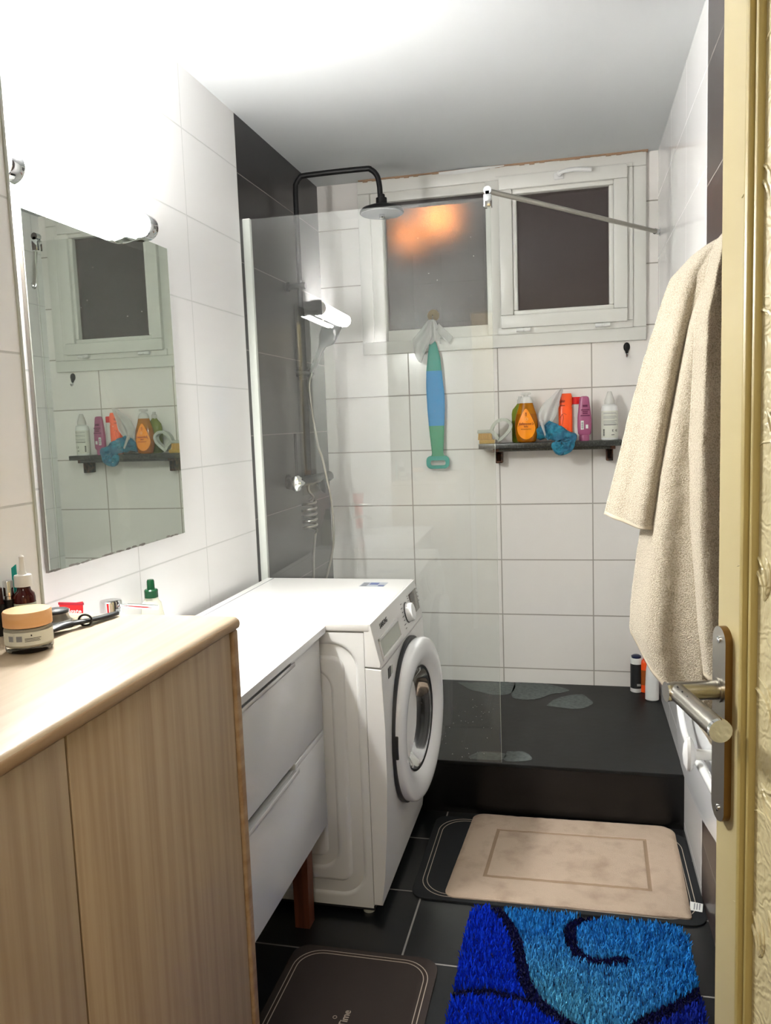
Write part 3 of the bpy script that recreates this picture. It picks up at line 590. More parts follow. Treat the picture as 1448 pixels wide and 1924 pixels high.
# ---- shelf with brackets
sy0 = 3.47
sf = thing('stone_shelf', 'dark speckled stone shelf on rusty brackets below the window', 'shelf', (1.01, 3.53, 1.26))
bm = NB(); box(bm, .715, 1.311, sy0, D - .001, 1.262, 1.2845, .002); obj('slab', bm, 'granite', sf)
bm = NB(); box(bm, .80, 1.262, sy0 + .02, sy0 + .045, 1.249, 1.262); obj('front_rail', bm, 'granite', sf, smooth=0)
for x in (.795, 1.262):
    bm = NB(); box(bm, x - .022, x + .022, sy0 + .03, D, 1.247, 1.262, .002); box(bm, x - .014, x - .010, D - .06, D, 1.199, 1.25); box(bm, x + .010, x + .014, D - .06, D, 1.199, 1.25); box(bm, x - .014, x + .014, D - .06, D, 1.197, 1.206, .002); box(bm, x - .014, x + .014, D - .006, D - .001, 1.2, 1.25)
    obj('bracket', bm, 'rust', sf)

# ================================================================== THINGS ON THE SHELF
zs = 1.2845
def bottle(name, label, x, y, z, prof, m, sx=1, sy=1, group=None, sq=0, seg=36, cat='bottle'):
    t = thing(name, label, cat, (x, y, z), group)
    bm = NB(); lathe(bm, prof, (x, y, z), seg=seg, sx=sx, sy=sy, sq=sq); b = obj('body', bm, m, t, smooth=40)
    return t, b
# scrubbing brush with loop
t = thing('scrubbing_brush', 'pale grey loop-handled scrubbing brush with straw bristles at the left end of the shelf', 'brush', (.75, 3.51, zs))
bm = NB(); box(bm, .708, .772, 3.485, 3.525, 1.329, 1.345, .006, 3); obj('brush_head', bm, 'palegrey', t)
bm = NB(); box(bm, .716, .785, 3.487, 3.523, zs, 1.302, .004, 2); obj('wooden_base', bm, 'woodyellow', t)
bm = NB()
for i in range(9):
    for j in range(4):
        x = .716 + i * .0063; y = 3.490 + j * .0095; dx = (i - 4) * .0006; tube(bm, [(x, y, 1.331), (x + dx, y, 1.3015)], [.0024, .0027], 6)
obj('bristles', bm, 'bristle', t)['kind'] = 'stuff'
bm = NB(); lp_ = spline([(.768, 3.5, 1.337), (.778, 3.5, 1.362), (.800, 3.5, 1.382), (.830, 3.5, 1.384), (.851, 3.5, 1.366), (.846, 3.5, 1.340), (.826, 3.5, 1.318), (.803, 3.5, 1.300), (.797, 3.5, 1.305), (.786, 3.5, 1.322), (.770, 3.5, 1.336)], 6)
rings = []
for i, p_ in enumerate(lp_):
    d = (lp_[min(i + 1, len(lp_) - 1)] - lp_[max(i - 1, 0)]).normalized(); a_ = Vector((0, 1, 0)); b_ = d.cross(a_).normalized(); rings.append([p_ + a_ * sx_ + b_ * sy_ for sx_, sy_ in ((-.016, -.0065), (.016, -.0065), (.016, .0065), (-.016, .0065))])
ring_loft(bm, rings); obj('loop_handle', bm, 'palegrey', t)
# green bottle
t, b = bottle('soap_bottle', 'green transparent bottle half hidden behind the amber pump bottle', .889, 3.562, zs, [(.030, 0), (.036, .004), (.037, .06), (.037, .125), (.033, .142), (.018, .160), (.012, .168)], 'greenbottle', 1, .62)
bm = NB(); lathe(bm, [(.031, .003), (.0375, .006), (.0378, .095), (.0, .095)][:3], (.889, 3.562, zs), seg=30, sx=1, sy=.63); obj('liquid', bm, 'greenlow', b)
bm = NB(); lathe(bm, [(.013, .168), (.013, .185), (.008, .187), (.008, .199)], (.889, 3.562, zs), seg=20); obj('cap', bm, 'clearcap', t)
# amber pump bottle
ax, ay = .9175, 3.512
t = thing('baby_wash_bottle', 'amber pump bottle with an orange drop-shaped label on the shelf', 'bottle', (ax, ay, zs))
pf = [(.030, 0), (.038, .004), (.046, .035), (.0485, .070), (.0475, .095), (.041, .125), (.033, .150), (.0285, .168)]
bm = NB(); lathe(bm, pf, (ax, ay, zs), seg=44, sx=1, sy=.55); b = obj('body', bm, 'amber', t)
bm = NB(); lathe(bm, [(.0305, .0005), (.0386, .004), (.0466, .035), (.0491, .070), (.0481, .095), (.0425, .122)], (ax, ay, zs), seg=44, sx=1, sy=.56); obj('liquid', bm, 'amberlow', b)
bm = NB(); lathe(bm, [(.0285, .168), (.026, .180), (.018, .194), (.010, .196), (.010, .203), (.014, .204), (.014, .211), (.006, .212)], (ax, ay, zs), seg=28, sx=1, sy=.7); box(bm, ax - .022, ax + .020, ay - .008, ay + .008, zs + .203, zs + .212, .003); obj('pump', bm, 'clearcap', t)
def wrap(x, z):   # y on the front of the elliptical body
    r = float(np.interp(z - zs, [p[1] for p in pf], [p[0] for p in pf])) + .0012; u = min(abs((x - ax) / r), .98)
    return ay - r * .56 * math.sqrt(1 - u * u) - .0004
bm = NB(); V = []
for k in range(40):
    q = k / 40 * 2 * PI; sx_ = math.sin(q); cz_ = -math.cos(q); w_ = .040 * sx_ * (1 - .0 ) * (1 if cz_ < 0 else (1 - .55 * cz_ ** 1.2)); z_ = zs + .064 + (.050 * cz_ if cz_ < 0 else .080 * cz_)
    if k in (20,): w_ = 0
    V.append((ax + w_ * .96, z_))
cv = bm.verts.new((ax, wrap(ax, zs + .07), zs + .07)); prev = None; ringsV = []
for s_ in (.33, .66, 1.0): ringsV.append([bm.verts.new((ax + (x - ax) * s_, wrap(ax + (x - ax) * s_, zs + .07 + (z - zs - .07) * s_), zs + .07 + (z - zs - .07) * s_)) for x, z in V])
for i in range(40):
    j = (i + 1) % 40; bm.faces.new((cv, ringsV[0][i], ringsV[0][j]))
    for a_, b_ in zip(ringsV, ringsV[1:]): bm.faces.new((a_[i], b_[i], b_[j], a_[j]))
lb = obj('drop_label', bm, 'orange_label', t)
fy = lambda z: wrap(ax, z) - .0008
text('brand_lettering', "Johnson's", .0165, basis((ax, fy(zs + .080) - .0006, zs + .080), (1, 0, 0), (0, 0, 1)), 'inkred', t, shear=.3)
text('baby_lettering', 'baby', .0095, basis((ax, fy(zs + .069) - .0006, zs + .069), (1, 0, 0), (0, 0, 1)), 'inkred', t)
text('small_lettering', 'shampooing doux', .0062, basis((ax, fy(zs + .058) - .0006, zs + .058), (1, 0, 0), (0, 0, 1)), 'inkred', t)
bm = NB(); tube(bm, [(ax, fy(zs + .118), zs + .128), (ax + .003, fy(zs + .118), zs + .120), (ax + .0025, fy(zs + .118), zs + .115), (ax, fy(zs + .118), zs + .113), (ax - .0025, fy(zs + .118), zs + .115), (ax - .003, fy(zs + .118), zs + .120), (ax, fy(zs + .118), zs + .128)], .0009, 6); obj('drop_emblem', bm, 'inkred', t)
bm = NB(); tube(bm, [(ax + .003 + .005 * math.cos(q), fy(zs + .10), zs + .100 + .005 * math.sin(q)) for q in np.linspace(0, 2 * PI, 14)], .0006, 6); obj('ring_emblem', bm, 'inkpale', t)
# orange bottle
ox, oy = 1.081, 3.535
t = thing('shampoo_bottle', 'orange bottle with a tall orange cap on the shelf, behind the teal glove', 'bottle', (ox, oy, zs))
bm = NB(); lathe(bm, [(.022, 0), (.027, .004), (.029, .03), (.029, .140), (.026, .150)], (ox, oy, zs), seg=32, sx=1, sy=.7, sq=1.2); b = obj('body', bm, 'orangeb', t)
bm = NB(); lathe(bm, [(.0265, .150), (.0265, .188), (.0235, .200), (.022, .202)], (ox + .002, oy, zs), seg=32, sx=1, sy=.7, sq=1.2); obj('cap', bm, 'orangeb', t)
bm = NB(); yy = oy - .0208
for k, (z_, w_) in enumerate(((.035, .018), (.030, .018), (.150, .020), (.165, .018))):
    if k == 2: obj('foot_print', bm, 'inkred', t, smooth=0); bm = NB()
    box(bm, ox - .022, ox - .022 + w_, yy - .0006, yy + .001, zs + z_, zs + z_ + .003)
obj('cap_print', bm, 'inkred', t, smooth=0); bm = NB()
tube(bm, spline([(ox - .018, yy, zs + .06), (ox - .022, yy, zs + .09), (ox - .014, yy, zs + .115), (ox - .008, yy, zs + .10), (ox - .016, yy, zs + .065)], 5), .0007, 6); obj('printed_flourish', bm, 'inkred', t); bm = NB(); tube(bm, spline([(ox - .024, yy, zs + .10), (ox - .008, yy, zs + .118), (ox + .004, yy, zs + .112)], 5), .0007, 6)
obj('printed_flourish', bm, 'inkred', t)
text('cap_lettering', 'ice', .016, basis((ox - .010, yy - .0005, zs + .172), (1, 0, 0), (0, 0, 1)), 'inkred', t); text('volume_lettering', 'SUN', .011, basis((ox - .006, yy - .0005, zs + .052), (1, 0, 0), (0, 0, 1)), 'inkpale', t)
# white tube with red cap
t = thing('white_tube', 'white tube with a red cap between the orange bottle and the purple tube', 'tube', (1.124, 3.555, zs))
bm = NB(); lathe(bm, [(.020, 0), (.024, .002), (.022, .155)], (1.124, 3.555, zs), seg=28, sx=1, sy=.6, sq=1); obj('body', bm, 'whiteb', t)
bm = NB(); lathe(bm, [(.021, .156), (.021, .183), (.019, .186)], (1.124, 3.555, zs), seg=28, sx=1, sy=.7, sq=1); obj('cap', bm, 'red', t)
# purple tube standing on its cap
px, py = 1.158, 3.512
t = thing('conditioner_tube', 'purple pink conditioner tube standing on its cap on the shelf', 'tube', (px, py, zs))
bm = NB(); lathe(bm, [(.0205, 0), (.021, .022), (.019, .025)], (px, py, zs), seg=30, sx=1, sy=.75); obj('cap', bm, 'purple', t)
bm = NB(); lathe(bm, [(.022, .025), (.0275, .032), (.0290, .060), (.0285, .100), (.024, .140), (.020, .176), (.017, .184), (.010, .187)], (px + .001, py, zs), seg=32, sx=1, sy=.55, sq=.6); obj('body', bm, 'purple', t)
bm = NB(); yy = py - .0172
for k, (z_, w_, h_) in enumerate(((.142, .020, .009), (.128, .034, .004), (.121, .022, .004), (.113, .020, .005), (.104, .038, .004))): box(bm, px + .004 - w_ / 2, px + .004 + w_ / 2, yy + (.002 if z_ > .13 else 0), yy + .006, zs + z_, zs + z_ + h_)
obj('printed_text', bm, 'darkpurple', t, smooth=0)
bm = NB(); box(bm, px - .014, px - .002, yy - .0008, yy + .004, zs + .048, zs + .085, mtx=None); box(bm, px + .006, px + .016, yy - .0008, yy + .004, zs + .052, zs + .068); lb = obj('barcode_label', bm, 'whiteb', t, smooth=0)
bm = NB()
for k in range(7): box(bm, px - .012, px - .004, yy - .0014, yy - .0008, zs + .052 + k * .0042, zs + .0536 + k * .0042 + .0006 * (k % 2))
obj('barcode_bars', bm, 'ink', lb, smooth=0)
# white nozzle bottle
qx, qy = 1.262, 3.525
t = thing('nozzle_bottle', 'white bottle with a tapered nozzle cap at the right end of the shelf', 'bottle', (qx, qy, zs))
bm = NB(); lathe(bm, [(.031, 0), (.0345, .004), (.0345, .128), (.031, .142), (.020, .150)], (qx, qy, zs), seg=36, sx=1, sy=.8); obj('body', bm, 'whiteb', t)
bm = NB(); lathe(bm, [(.0205, .150), (.0205, .165), (.014, .184), (.009, .200), (.0065, .203)], (qx, qy, zs), seg=28); obj('nozzle_cap', bm, 'clearcap', t)
bm = NB(); lathe(bm, [(.0348, .010), (.0348, .122)], (qx, qy, zs), seg=36, sx=1, sy=.8, cap=False)
obj('label', bm, 'label', t)
def arcbar(bm, x0, x1, z0, z1, r=.0353, n=6):
    L = []
    for i in range(n + 1):
        x = x0 + (x1 - x0) * i / n; u = (x - qx) / r; y = qy - r * .8 * math.sqrt(max(0, 1 - u * u)); L.append((x, y))
    for (xa, ya), (xb, yb) in zip(L, L[1:]):
        v = [bm.verts.new(c) for c in ((xa, ya, z0), (xb, yb, z0), (xb, yb, z1), (xa, ya, z1))]; bm.faces.new(v)
bm = NB()
for k in range(11):
    if k in (4, 8): continue
    arcbar(bm, qx - .026, qx + .028 - .004 * (k % 3), zs + .066 + k * .0048, zs + .0675 + k * .0048)
obj('printed_lines', bm, 'inkgrey', t, smooth=0, recalc=False)
bm = NB(); arcbar(bm, qx - .025, qx + .030, zs + .0625, zs + .0645)
for k in range(6): arcbar(bm, qx - .027, qx - .0215, zs + .018 + k * .005, zs + .0215 + k * .005, n=2)
for xx in (.012, .026): 
    arcbar(bm, qx + xx - .003, qx + xx + .003, zs + .036, zs + .038, n=2); arcbar(bm, qx + xx - .003, qx + xx + .003, zs + .042, zs + .044, n=2); arcbar(bm, qx + xx - .003, qx + xx - .001, zs + .036, zs + .044, n=2)
arcbar(bm, qx + .006, qx + .018, zs + .021, zs + .0235)
obj('printed_marks', bm, 'ink', t, smooth=0, recalc=False)
# crumpled sheet helper
def crumple(bm, cols, rows, fn):
    G = [[bm.verts.new(fn(i / (cols - 1), j / (rows - 1))) for i in range(cols)] for j in range(rows)]
    for j in range(rows - 1):
        for i in range(cols - 1): bm.faces.new((G[j][i], G[j][i + 1], G[j + 1][i + 1], G[j + 1][i]))
def solid(o, th):
    md = o.modifiers.new('thickness', 'SOLIDIFY'); md.thickness = th; md.offset = 0
def nz_(x, y, z, s=1):
    from mathutils import noise as N
    return N.noise(Vector((x * s, y * s, z * s)))
# teal glove draped over the shelf edge
bm = NB()
P1 = spline([(.962, 3.52, 1.300), (.985, 3.50, 1.325), (1.02, 3.49, 1.330), (1.055, 3.475, 1.318), (1.085, 3.462, 1.302), (1.092, 3.452, 1.285), (1.080, 3.450, 1.262), (1.055, 3.452, 1.250), (1.045, 3.448, 1.268), (1.052, 3.452, 1.285)], 6)
rads = np.interp(np.linspace(0, 1, len(P1)), [0, .12, .3, .5, .7, .85, 1], [.012, .030, .034, .030, .022, .020, .012])
rings = []
for i, p_ in enumerate(P1):
    d = (P1[min(i + 1, len(P1) - 1)] - P1[max(i - 1, 0)]).normalized(); a_ = Vector((0, 1, 0)); b_ = d.cross(a_).normalized(); r_ = rads[i]
    rings.append([p_ + b_ * (r_ * math.cos(q) * (1 + .55 * nz_(i * .25, math.cos(q) * 1.5, math.sin(q) * 1.5 + 2))) + a_ * (r_ * .45 * math.sin(q) * (1 + 1.3 * nz_(i * .45, math.cos(q) * 2.2, math.sin(q) * 2.2 + 5))) for q in np.linspace(0, 2 * PI, 28, endpoint=False)])
ring_loft(bm, rings)
tube(bm, [(.97, 3.52, 1.315), (.985, 3.51, 1.335), (1.016, 3.505, 1.368), (1.03, 3.51, 1.350), (1.053, 3.51, 1.345)], [.01, .022, .012, .02, .012], 16, flat=.5)
for v in bm.verts:
    if v.co.y > sy0 - .003 and v.co.z < zs + .001: v.co.z = max(v.co.z, zs + .001)
tg = obj('washing_glove', bm, 'tealcloth', None, (1.02, 3.49, zs), smooth=60); tag(tg, 'crumpled teal washing glove hanging over the front of the shelf', 'glove')
# clear plastic bag rising out of it
bm = NB()
def bagf(u, v):
    L = Vector((.968 + .02 * v, 3.512, 1.410 - .06 * v)); pts_l = [(.975, 1.352), (.967, 1.410), (.988, 1.448), (1.022, 1.475), (1.050, 1.500), (1.060, 1.506)]; pts_r = [(1.010, 1.352), (1.030, 1.372), (1.047, 1.400), (1.052, 1.440), (1.066, 1.478), (1.074, 1.508)]
    t_ = np.linspace(0, 1, 6); xl = np.interp(v, t_, [p[0] for p in pts_l]); zl = np.interp(v, t_, [p[1] for p in pts_l]); xr = np.interp(v, t_, [p[0] for p in pts_r]); zr = np.interp(v, t_, [p[1] for p in pts_r])
    return (xl + (xr - xl) * u, 3.505 + .012 * math.sin(u * 9 + v * 3) + .01 * nz_(u * 4, v * 5, 1), zl + (zr - zl) * u)
crumple(bm, 16, 22, bagf)
crumple(bm, 5, 12, lambda u, v: (.981 + .018 * v + .010 * (u - .5) * (1.4 - v), 3.475 - .02 * v + .004 * math.sin(u * 6), 1.375 - .062 * v + .008 * (u - .5)))
o = obj('plastic_bag', bm, 'film', None, (1.0, 3.5, 1.32), smooth=60); solid(o, .0006); tag(o, 'translucent plastic bag sticking up out of the teal glove on the shelf', 'bag')

# ================================================================== ON THE BACK WALL
t = thing('suction_hook', 'round yellowed suction hook on the left frosted pane', 'hook', (.512, D, 1.856))
bm = NB(); lathe(bm, [(.027, .0065), (.026, .003), (.014, -.002), (.008, -.007), (.001, -.008)], (.512, D - .002 + .006, 1.856), 'Y', 28); obj('suction_cup', bm, 'yellow_disc', t)
bm = NB(); tube(bm, spline([(.512, D - .008, 1.858), (.513, D - .018, 1.850), (.514, D - .026, 1.834), (.513, D - .034, 1.826), (.512, D - .04, 1.836)], 5), .0018, 8); obj('wire_hook', bm, 'chrome', t)
# scrubber
sy = D - .034
pf = [(1.745, .504, .520), (1.735, .499, .528), (1.70, .492, .537), (1.669, .4875, .5448), (1.61, .480, .5495), (1.549, .4775, .5545), (1.51, .478, .559), (1.44, .4805, .559), (1.37, .485, .555), (1.30, .4915, .5515), (1.247, .4965, .5475), (1.232, .492, .553)]
t = thing('back_scrubber', 'long blue and green silicone back scrubber hanging on the suction hook', 'scrubber', (.52, sy, 1.2))
def strip(z_hi, z_lo, m, nm, th=.006):
    zz = np.linspace(z_hi, z_lo, 22); zq = [p[0] for p in pf][::-1]; L = np.interp(zz, zq, [p[1] for p in pf][::-1]); Rr_ = np.interp(zz, zq, [p[2] for p in pf][::-1])
    bm = NB(); rg = []
    for z_, l_, r_ in zip(zz, L, Rr_):
        c_ = (l_ + r_) / 2; w_ = (r_ - l_) / 2; yo = .004 * math.sin(z_ * 9)
        rg.append([(c_ + w_ * math.copysign(abs(math.cos(q)) ** .6, math.cos(q)), sy + yo + th * math.sin(q), z_) for q in np.linspace(0, 2 * PI, 20, endpoint=False)])
    ring_loft(bm, rg); obj(nm, bm, m, t, smooth=50)
strip(1.745, 1.6115, 'teal', 'upper_band'); strip(1.6115, 1.369, 'bluesil', 'middle_band'); strip(1.369, 1.234, 'greensil', 'lower_band')
bm = NB(); lo = rrect(.470, .573, 1.178, 1.236, .022, 8); li = rrect(.488, .557, 1.193, 1.215, .010, 8)
for ya, yb in ((sy - .006, sy + .006),):
    rg = [[(x, ya, z) for x, z in li], [(x, ya, z) for x, z in lo], [(x, yb, z) for x, z in lo], [(x, yb, z) for x, z in li], [(x, ya, z) for x, z in li]]
    ring_loft(bm, rg, cap=False)
bmesh.ops.remove_doubles(bm, verts=bm.verts, dist=1e-6)
obj('handle_loop', bm, 'teal', t, smooth=50)
bm = NB(); tube(bm, spline([(.470, sy + .01, 1.69), (.462, sy + .008, 1.76), (.478, sy + .006, 1.80), (.505, sy, 1.822), (.53, sy + .004, 1.80), (.53, sy, 1.77), (.512, sy, 1.745)], 5), .007, 10, flat=.7); obj('upper_loop', bm, 'teal', t)
bm = NB()
def bag2(u, v):
    xl = np.interp(v, [0, .25, .6, 1], [.500, .470, .425, .430]); xr = np.interp(v, [0, .25, .6, 1], [.525, .545, .520, .478]); zt = 1.832; zb = np.interp(u, [0, .4, .7, 1], [1.700, 1.655, 1.645, 1.70])
    return (xl + (xr - xl) * u, sy - .018 + .008 * math.sin(u * 12 + v * 2), zt + (zb - zt) * v)
crumple(bm, 18, 20, bag2)
crumple(bm, 10, 14, lambda u, v: (.505 + .03 * u + .02 * v * u, sy - .024 + .006 * math.sin(u * 9), 1.828 - .09 * v - .03 * v * abs(u - .5)))
crumple(bm, 8, 14, lambda u, v: (.535 + .062 * v + .018 * (u - .5), sy - .012 + .006 * math.sin(v * 5), 1.800 - .062 * v + .03 * (u - .5)))
o = obj('plastic_sheath', bm, 'film', None, (.52, sy - .02, 1.65), smooth=60); solid(o, .0006); tag(o, 'torn translucent plastic sheath hanging with the back scrubber on the suction hook', 'plastic bag')
t = thing('adhesive_hook', 'small black oval hook with a chrome tip on the tiles below the window', 'hook', (1.336, D, 1.65))
bm = NB(); lathe(bm, [(.0005, -.010), (.009, -.009), (.0135, -.005), (.0145, 0)], (1.336, D, 1.672), 'Y', 24, sx=.95, sy=1.35); tube(bm, [(1.336, D - .006, 1.66), (1.336, D - .006, 1.645)], [.009, .005], 12); obj('hook_base', bm, 'blackplastic', t)
bm = NB(); tube(bm, spline([(1.336, D - .006, 1.648), (1.336, D - .008, 1.636), (1.336, D - .018, 1.630), (1.336, D - .024, 1.638)], 4), .004, 10); obj('hook_tip', bm, 'chrome', t)

# ================================================================== SHOWER TRAY: bottles, patches
for nm, L in (('a', [(.5804, 3.5579), (.70, 3.572), (.8352, 3.5876), (.838, 3.4434), (.7658, 3.4059), (.70, 3.44), (.6562, 3.463)]), ('b', [(.8432, 3.5876), (.9681, 3.590), (1.0825, 3.5162), (1.05, 3.47), (1.0106, 3.4508), (.9413, 3.3738), (.8454, 3.3885)]), ('c', [(.9928, 3.3019), (1.02, 3.375), (1.0652, 3.4302), (1.1368, 3.4612), (1.165, 3.41), (1.1808, 3.3522), (1.1182, 3.2806)]), ('d', [(.7704, 2.795), (.863, 2.7894), (.8491, 2.7318), (.7394, 2.7339)]), ('e', [(.869, 2.8093), (.9218, 2.817), (.95, 2.79), (.9557, 2.7475), (.8682, 2.7255)])):
    bm = NB(); Ls = spline([(x, y, 0) for x, y in L + [L[0]]], 4)[:-1]; pts_ = [(p.x * .6 + q.x * .4 if 0 else p.x + .003 * nz_(i, 0, 3, .7), p.y + .003 * nz_(i, 9, 3, .7)) for i, (p, q) in enumerate(zip(Ls, Ls))]
    cx_, cy2 = sum(p[0] for p in pts_) / len(pts_), sum(p[1] for p in pts_) / len(pts_)
    pts_ = [(x, min(y, D - .002)) for x, y in pts_]
    prism(bm, pts_, 'Z', ZS + .0001, ZS + .0008)
    o = obj('dry_patch', bm, 'stone_stain', None, smooth=0); o['kind'] = 'structure'
t, b = bottle('product_jar', 'white and black jar with a dark lid in the corner of the shower tray', 1.368, 3.535, ZS, [(.023, 0), (.025, .002), (.025, .018)], 'whiteb')
bm = NB(); lathe(bm, [(.0248, .018), (.0248, .125)], (1.368, 3.535, ZS), seg=32); obj('wrap_label', bm, 'darkgrey', t)
bm = NB(); lathe(bm, [(.0252, .125), (.0252, .145), (.022, .150)], (1.368, 3.535, ZS), seg=32); obj('collar', bm, 'whiteb', t)
bm = NB(); lathe(bm, [(.020, .150), (.021, .158), (.012, .163)], (1.368, 3.535, ZS), seg=28); obj('lid', bm, mat('dark blue lid', '#1a2345', .3), t)
bm = NB()
for k in range(5): box(bm, 1.370 + k * .0032, 1.3715 + k * .0032, 3.5098, 3.5105, ZS + .03, ZS + .04)
obj('barcode', bm, 'whiteb', t, smooth=0)
t, b = bottle('lotion_bottle', 'orange bottle standing in the shower tray corner beside the jar', 1.403, 3.525, ZS, [(.014, 0), (.0175, .003), (.0175, .13), (.015, .14), (.008, .145), (.008, .165)], M['orangeb'], 1.0, .8)
bm = NB(); lathe(bm, [(.0178, .035), (.0178, .10)], (1.403, 3.525, ZS), seg=28, sx=1, sy=.8, cap=False); obj('label', bm, mat('brown orange label', '#a8551c', .5), t)
t, b = bottle('shampoo_tube', 'plain white bottle nearest the front in the shower tray corner', 1.424, 3.43, ZS, [(.022, 0), (.0275, .004), (.0275, .06), (.0245, .13), (.020, .16)], 'whiteb', 1, .75)

# ================================================================== FLOOR
def mat_slab(name, label, poly, z0, z1, m):
    bm = NB(); prism(bm, poly, 'Z', z0, z1, bev=.0015); o = obj(name, bm, m, None, (sum(p[0] for p in poly) / len(poly), sum(p[1] for p in poly) / len(poly), z0)); tag(o, label, 'mat'); return o
def ribbon(bm, pts, w, z0, z1, closed=True):
    n = len(pts); P = [Vector((x, y, 0)) for x, y in pts]; L = []
    for i in range(n):
        a_ = P[(i - 1) % n] if closed or i else P[i]; b_ = P[(i + 1) % n] if closed or i < n - 1 else P[i]; d = (b_ - a_).normalized(); nn = Vector((-d.y, d.x, 0)); L.append((P[i] - nn * w / 2, P[i] + nn * w / 2))
    V = [[bm.verts.new((q.x, q.y, z)) for q, z in ((l, z0), (l, z1), (r, z1), (r, z0))] for l, r in L]
    for i in range(n if closed else n - 1):
        j = (i + 1) % n
        for k in range(4): bm.faces.new((V[i][k], V[i][(k + 1) % 4], V[j][(k + 1) % 4], V[j][k]))
g1 = 'absorbent mats on the floor'
m1 = mat_slab('bath_mat', 'black absorbent mat with double border line, lying under the beige terry mat', rrect(.633, 1.458, 2.168, 2.668, .045), 0, .005, 'rubbermat')
bm = NB(); ribbon(bm, rrect(.655, 1.438, 2.186, 2.652, .085, 10), .0022, .005, .0056); ribbon(bm, rrect(.667, 1.426, 2.198, 2.640, .078, 10), .0022, .005, .0056); obj('border_line', bm, 'matstripe', m1, smooth=0)
m2 = mat_slab('bath_mat', 'dark brown absorbent mat with double border line and lettering, in front of the washbasin cabinet', rrect(.378, .766, 1.32, 1.908, .045), 0, .005, 'brownmat')
bm = NB(); ribbon(bm, rrect(.396, .748, 1.338, 1.890, .07, 10), .0022, .005, .0056); ribbon(bm, rrect(.406, .738, 1.348, 1.880, .062, 10), .0022, .005, .0056); obj('border_line', bm, 'matstripe', m2, smooth=0)
bm = NB(); ribbon(bm, rrect(.401, .743, 1.343, 1.885, .066, 10), .008, .005, .0053); obj('border_band', bm, 'brownstripe', m2, smooth=0)
text('mat_lettering', 'Time', .026, basis((.5805, 1.690, .0053), (0, 1, 0), (-1, 0, 0)), 'matstripe', m2, align='RIGHT')
bm = NB(); ribbon(bm, [(.5560 + .0045 * math.cos(q), 1.663 + .0045 * math.sin(q)) for q in np.linspace(0, 2 * PI, 18, endpoint=False)], .0012, .005, .0056); obj('printed_ring', bm, 'matstripe', m2, smooth=0)
# beige terry mat: waved grid clipped to a rounded outline
def inside_quad(u, v, c, r=.06):
    return c[0] * (1 - u) * (1 - v) + c[1] * u * (1 - v) + c[2] * u * v + c[3] * (1 - u) * v
qc = [Vector((.7305, 2.181, 0)), Vector((1.4185, 2.190, 0)), Vector((1.428, 2.700, 0)), Vector((.762, 2.688, 0))]
bm = NB(); NX, NY = 120, 90; G = []
for j in range(NY + 1):
    row = []
    for i in range(NX + 1):
        u, v = i / NX, j / NY; U_, V_ = u * .69, v * .51; r = .035 if (u < .5 and v < .5) or (u < .5) else (.05 if v > .5 else .012)
        # squeeze corners
        cu = .69 - U_ if u > .5 else U_; cv_ = .51 - V_ if v > .5 else V_
        if cu < r and cv_ < r:
            ox_, oy_ = r - cu, r - cv_; m_ = max(ox_, oy_); h_ = math.hypot(ox_, oy_)
            if h_ > 1e-9: k_ = m_ / h_; cu2, cv2 = r - ox_ * k_, r - oy_ * k_
            else: cu2, cv2 = cu, cv_
            U_ = .69 - cu2 if u > .5 else cu2; V_ = .51 - cv2 if v > .5 else cv2
        p_ = inside_quad(U_ / .69, V_ / .51, qc); e = min(u * .69, (1 - u) * .69, v * .51, (1 - v) * .51)
        z_ = .0165 + .0022 * nz_(p_.x * 7, p_.y * 7, 0) + .0012 * nz_(p_.x * 40, p_.y * 40, 0) - .007 * (1 - sm(0, .012, e))
        z_ += .004 * math.exp(-((e - .006) / .004) ** 2) * 0
        if v < .15: z_ += .004 * max(0, nz_(p_.x * 9, 3, 0)) * (1 - v / .15)
        fx_, fy_ = abs(U_ - .345) - .243, abs(V_ - .255) - .142; ln = max(fx_, fy_)
        if abs(ln) < .006: z_ -= .004 * (1 - abs(ln) / .006)
        if abs(ln) < .005: pass
        row.append(bm.verts.new((p_.x, p_.y, z_)))
    G.append(row)
for j in range(NY):
    for i in range(NX):
        f = bm.faces.new((G[j][i], G[j][i + 1], G[j + 1][i + 1], G[j + 1][i])); U_, V_ = (i + .5) / NX * .69, (j + .5) / NY * .51; ln = max(abs(U_ - .345) - .243, abs(V_ - .255) - .142)
        f.material_index = 1 if abs(ln) < .0045 else 0
B_ = [G[0][i] for i in range(NX + 1)] + [G[j][NX] for j in range(1, NY + 1)] + [G[NY][i] for i in range(NX - 1, -1, -1)] + [G[j][0] for j in range(NY - 1, 0, -1)]
lo_ = [bm.verts.new((v.co.x, v.co.y, .0058)) for v in B_]
for i in range(len(B_)):
    j = (i + 1) % len(B_); bm.faces.new((lo_[i], lo_[j], B_[j], B_[i]))
bm.faces.new(lo_[::-1])
tm = obj('terry_mat', bm, ['matterry', 'matline'], None, (1.08, 2.43, .005), smooth=50); tag(tm, 'pinkish beige terry bath mat with a sunken rectangle line, in front of the black step', 'bath mat')
bm = NB(); prism(bm, [(1.4185, 2.236), (1.450, 2.231), (1.4575, 2.271), (1.424, 2.278)], 'Z', .0062, .0070); tl = obj('care_label', bm, 'whiteb', tm, smooth=0)
bm = NB()
for k in range(3): prism(bm, [(1.428 + k * .007, 2.240), (1.431 + k * .007, 2.2395), (1.437 + k * .007, 2.270), (1.434 + k * .007, 2.2705)], 'Z', .0070, .0073)
obj('label_print', bm, 'inkgrey', tl, smooth=0)
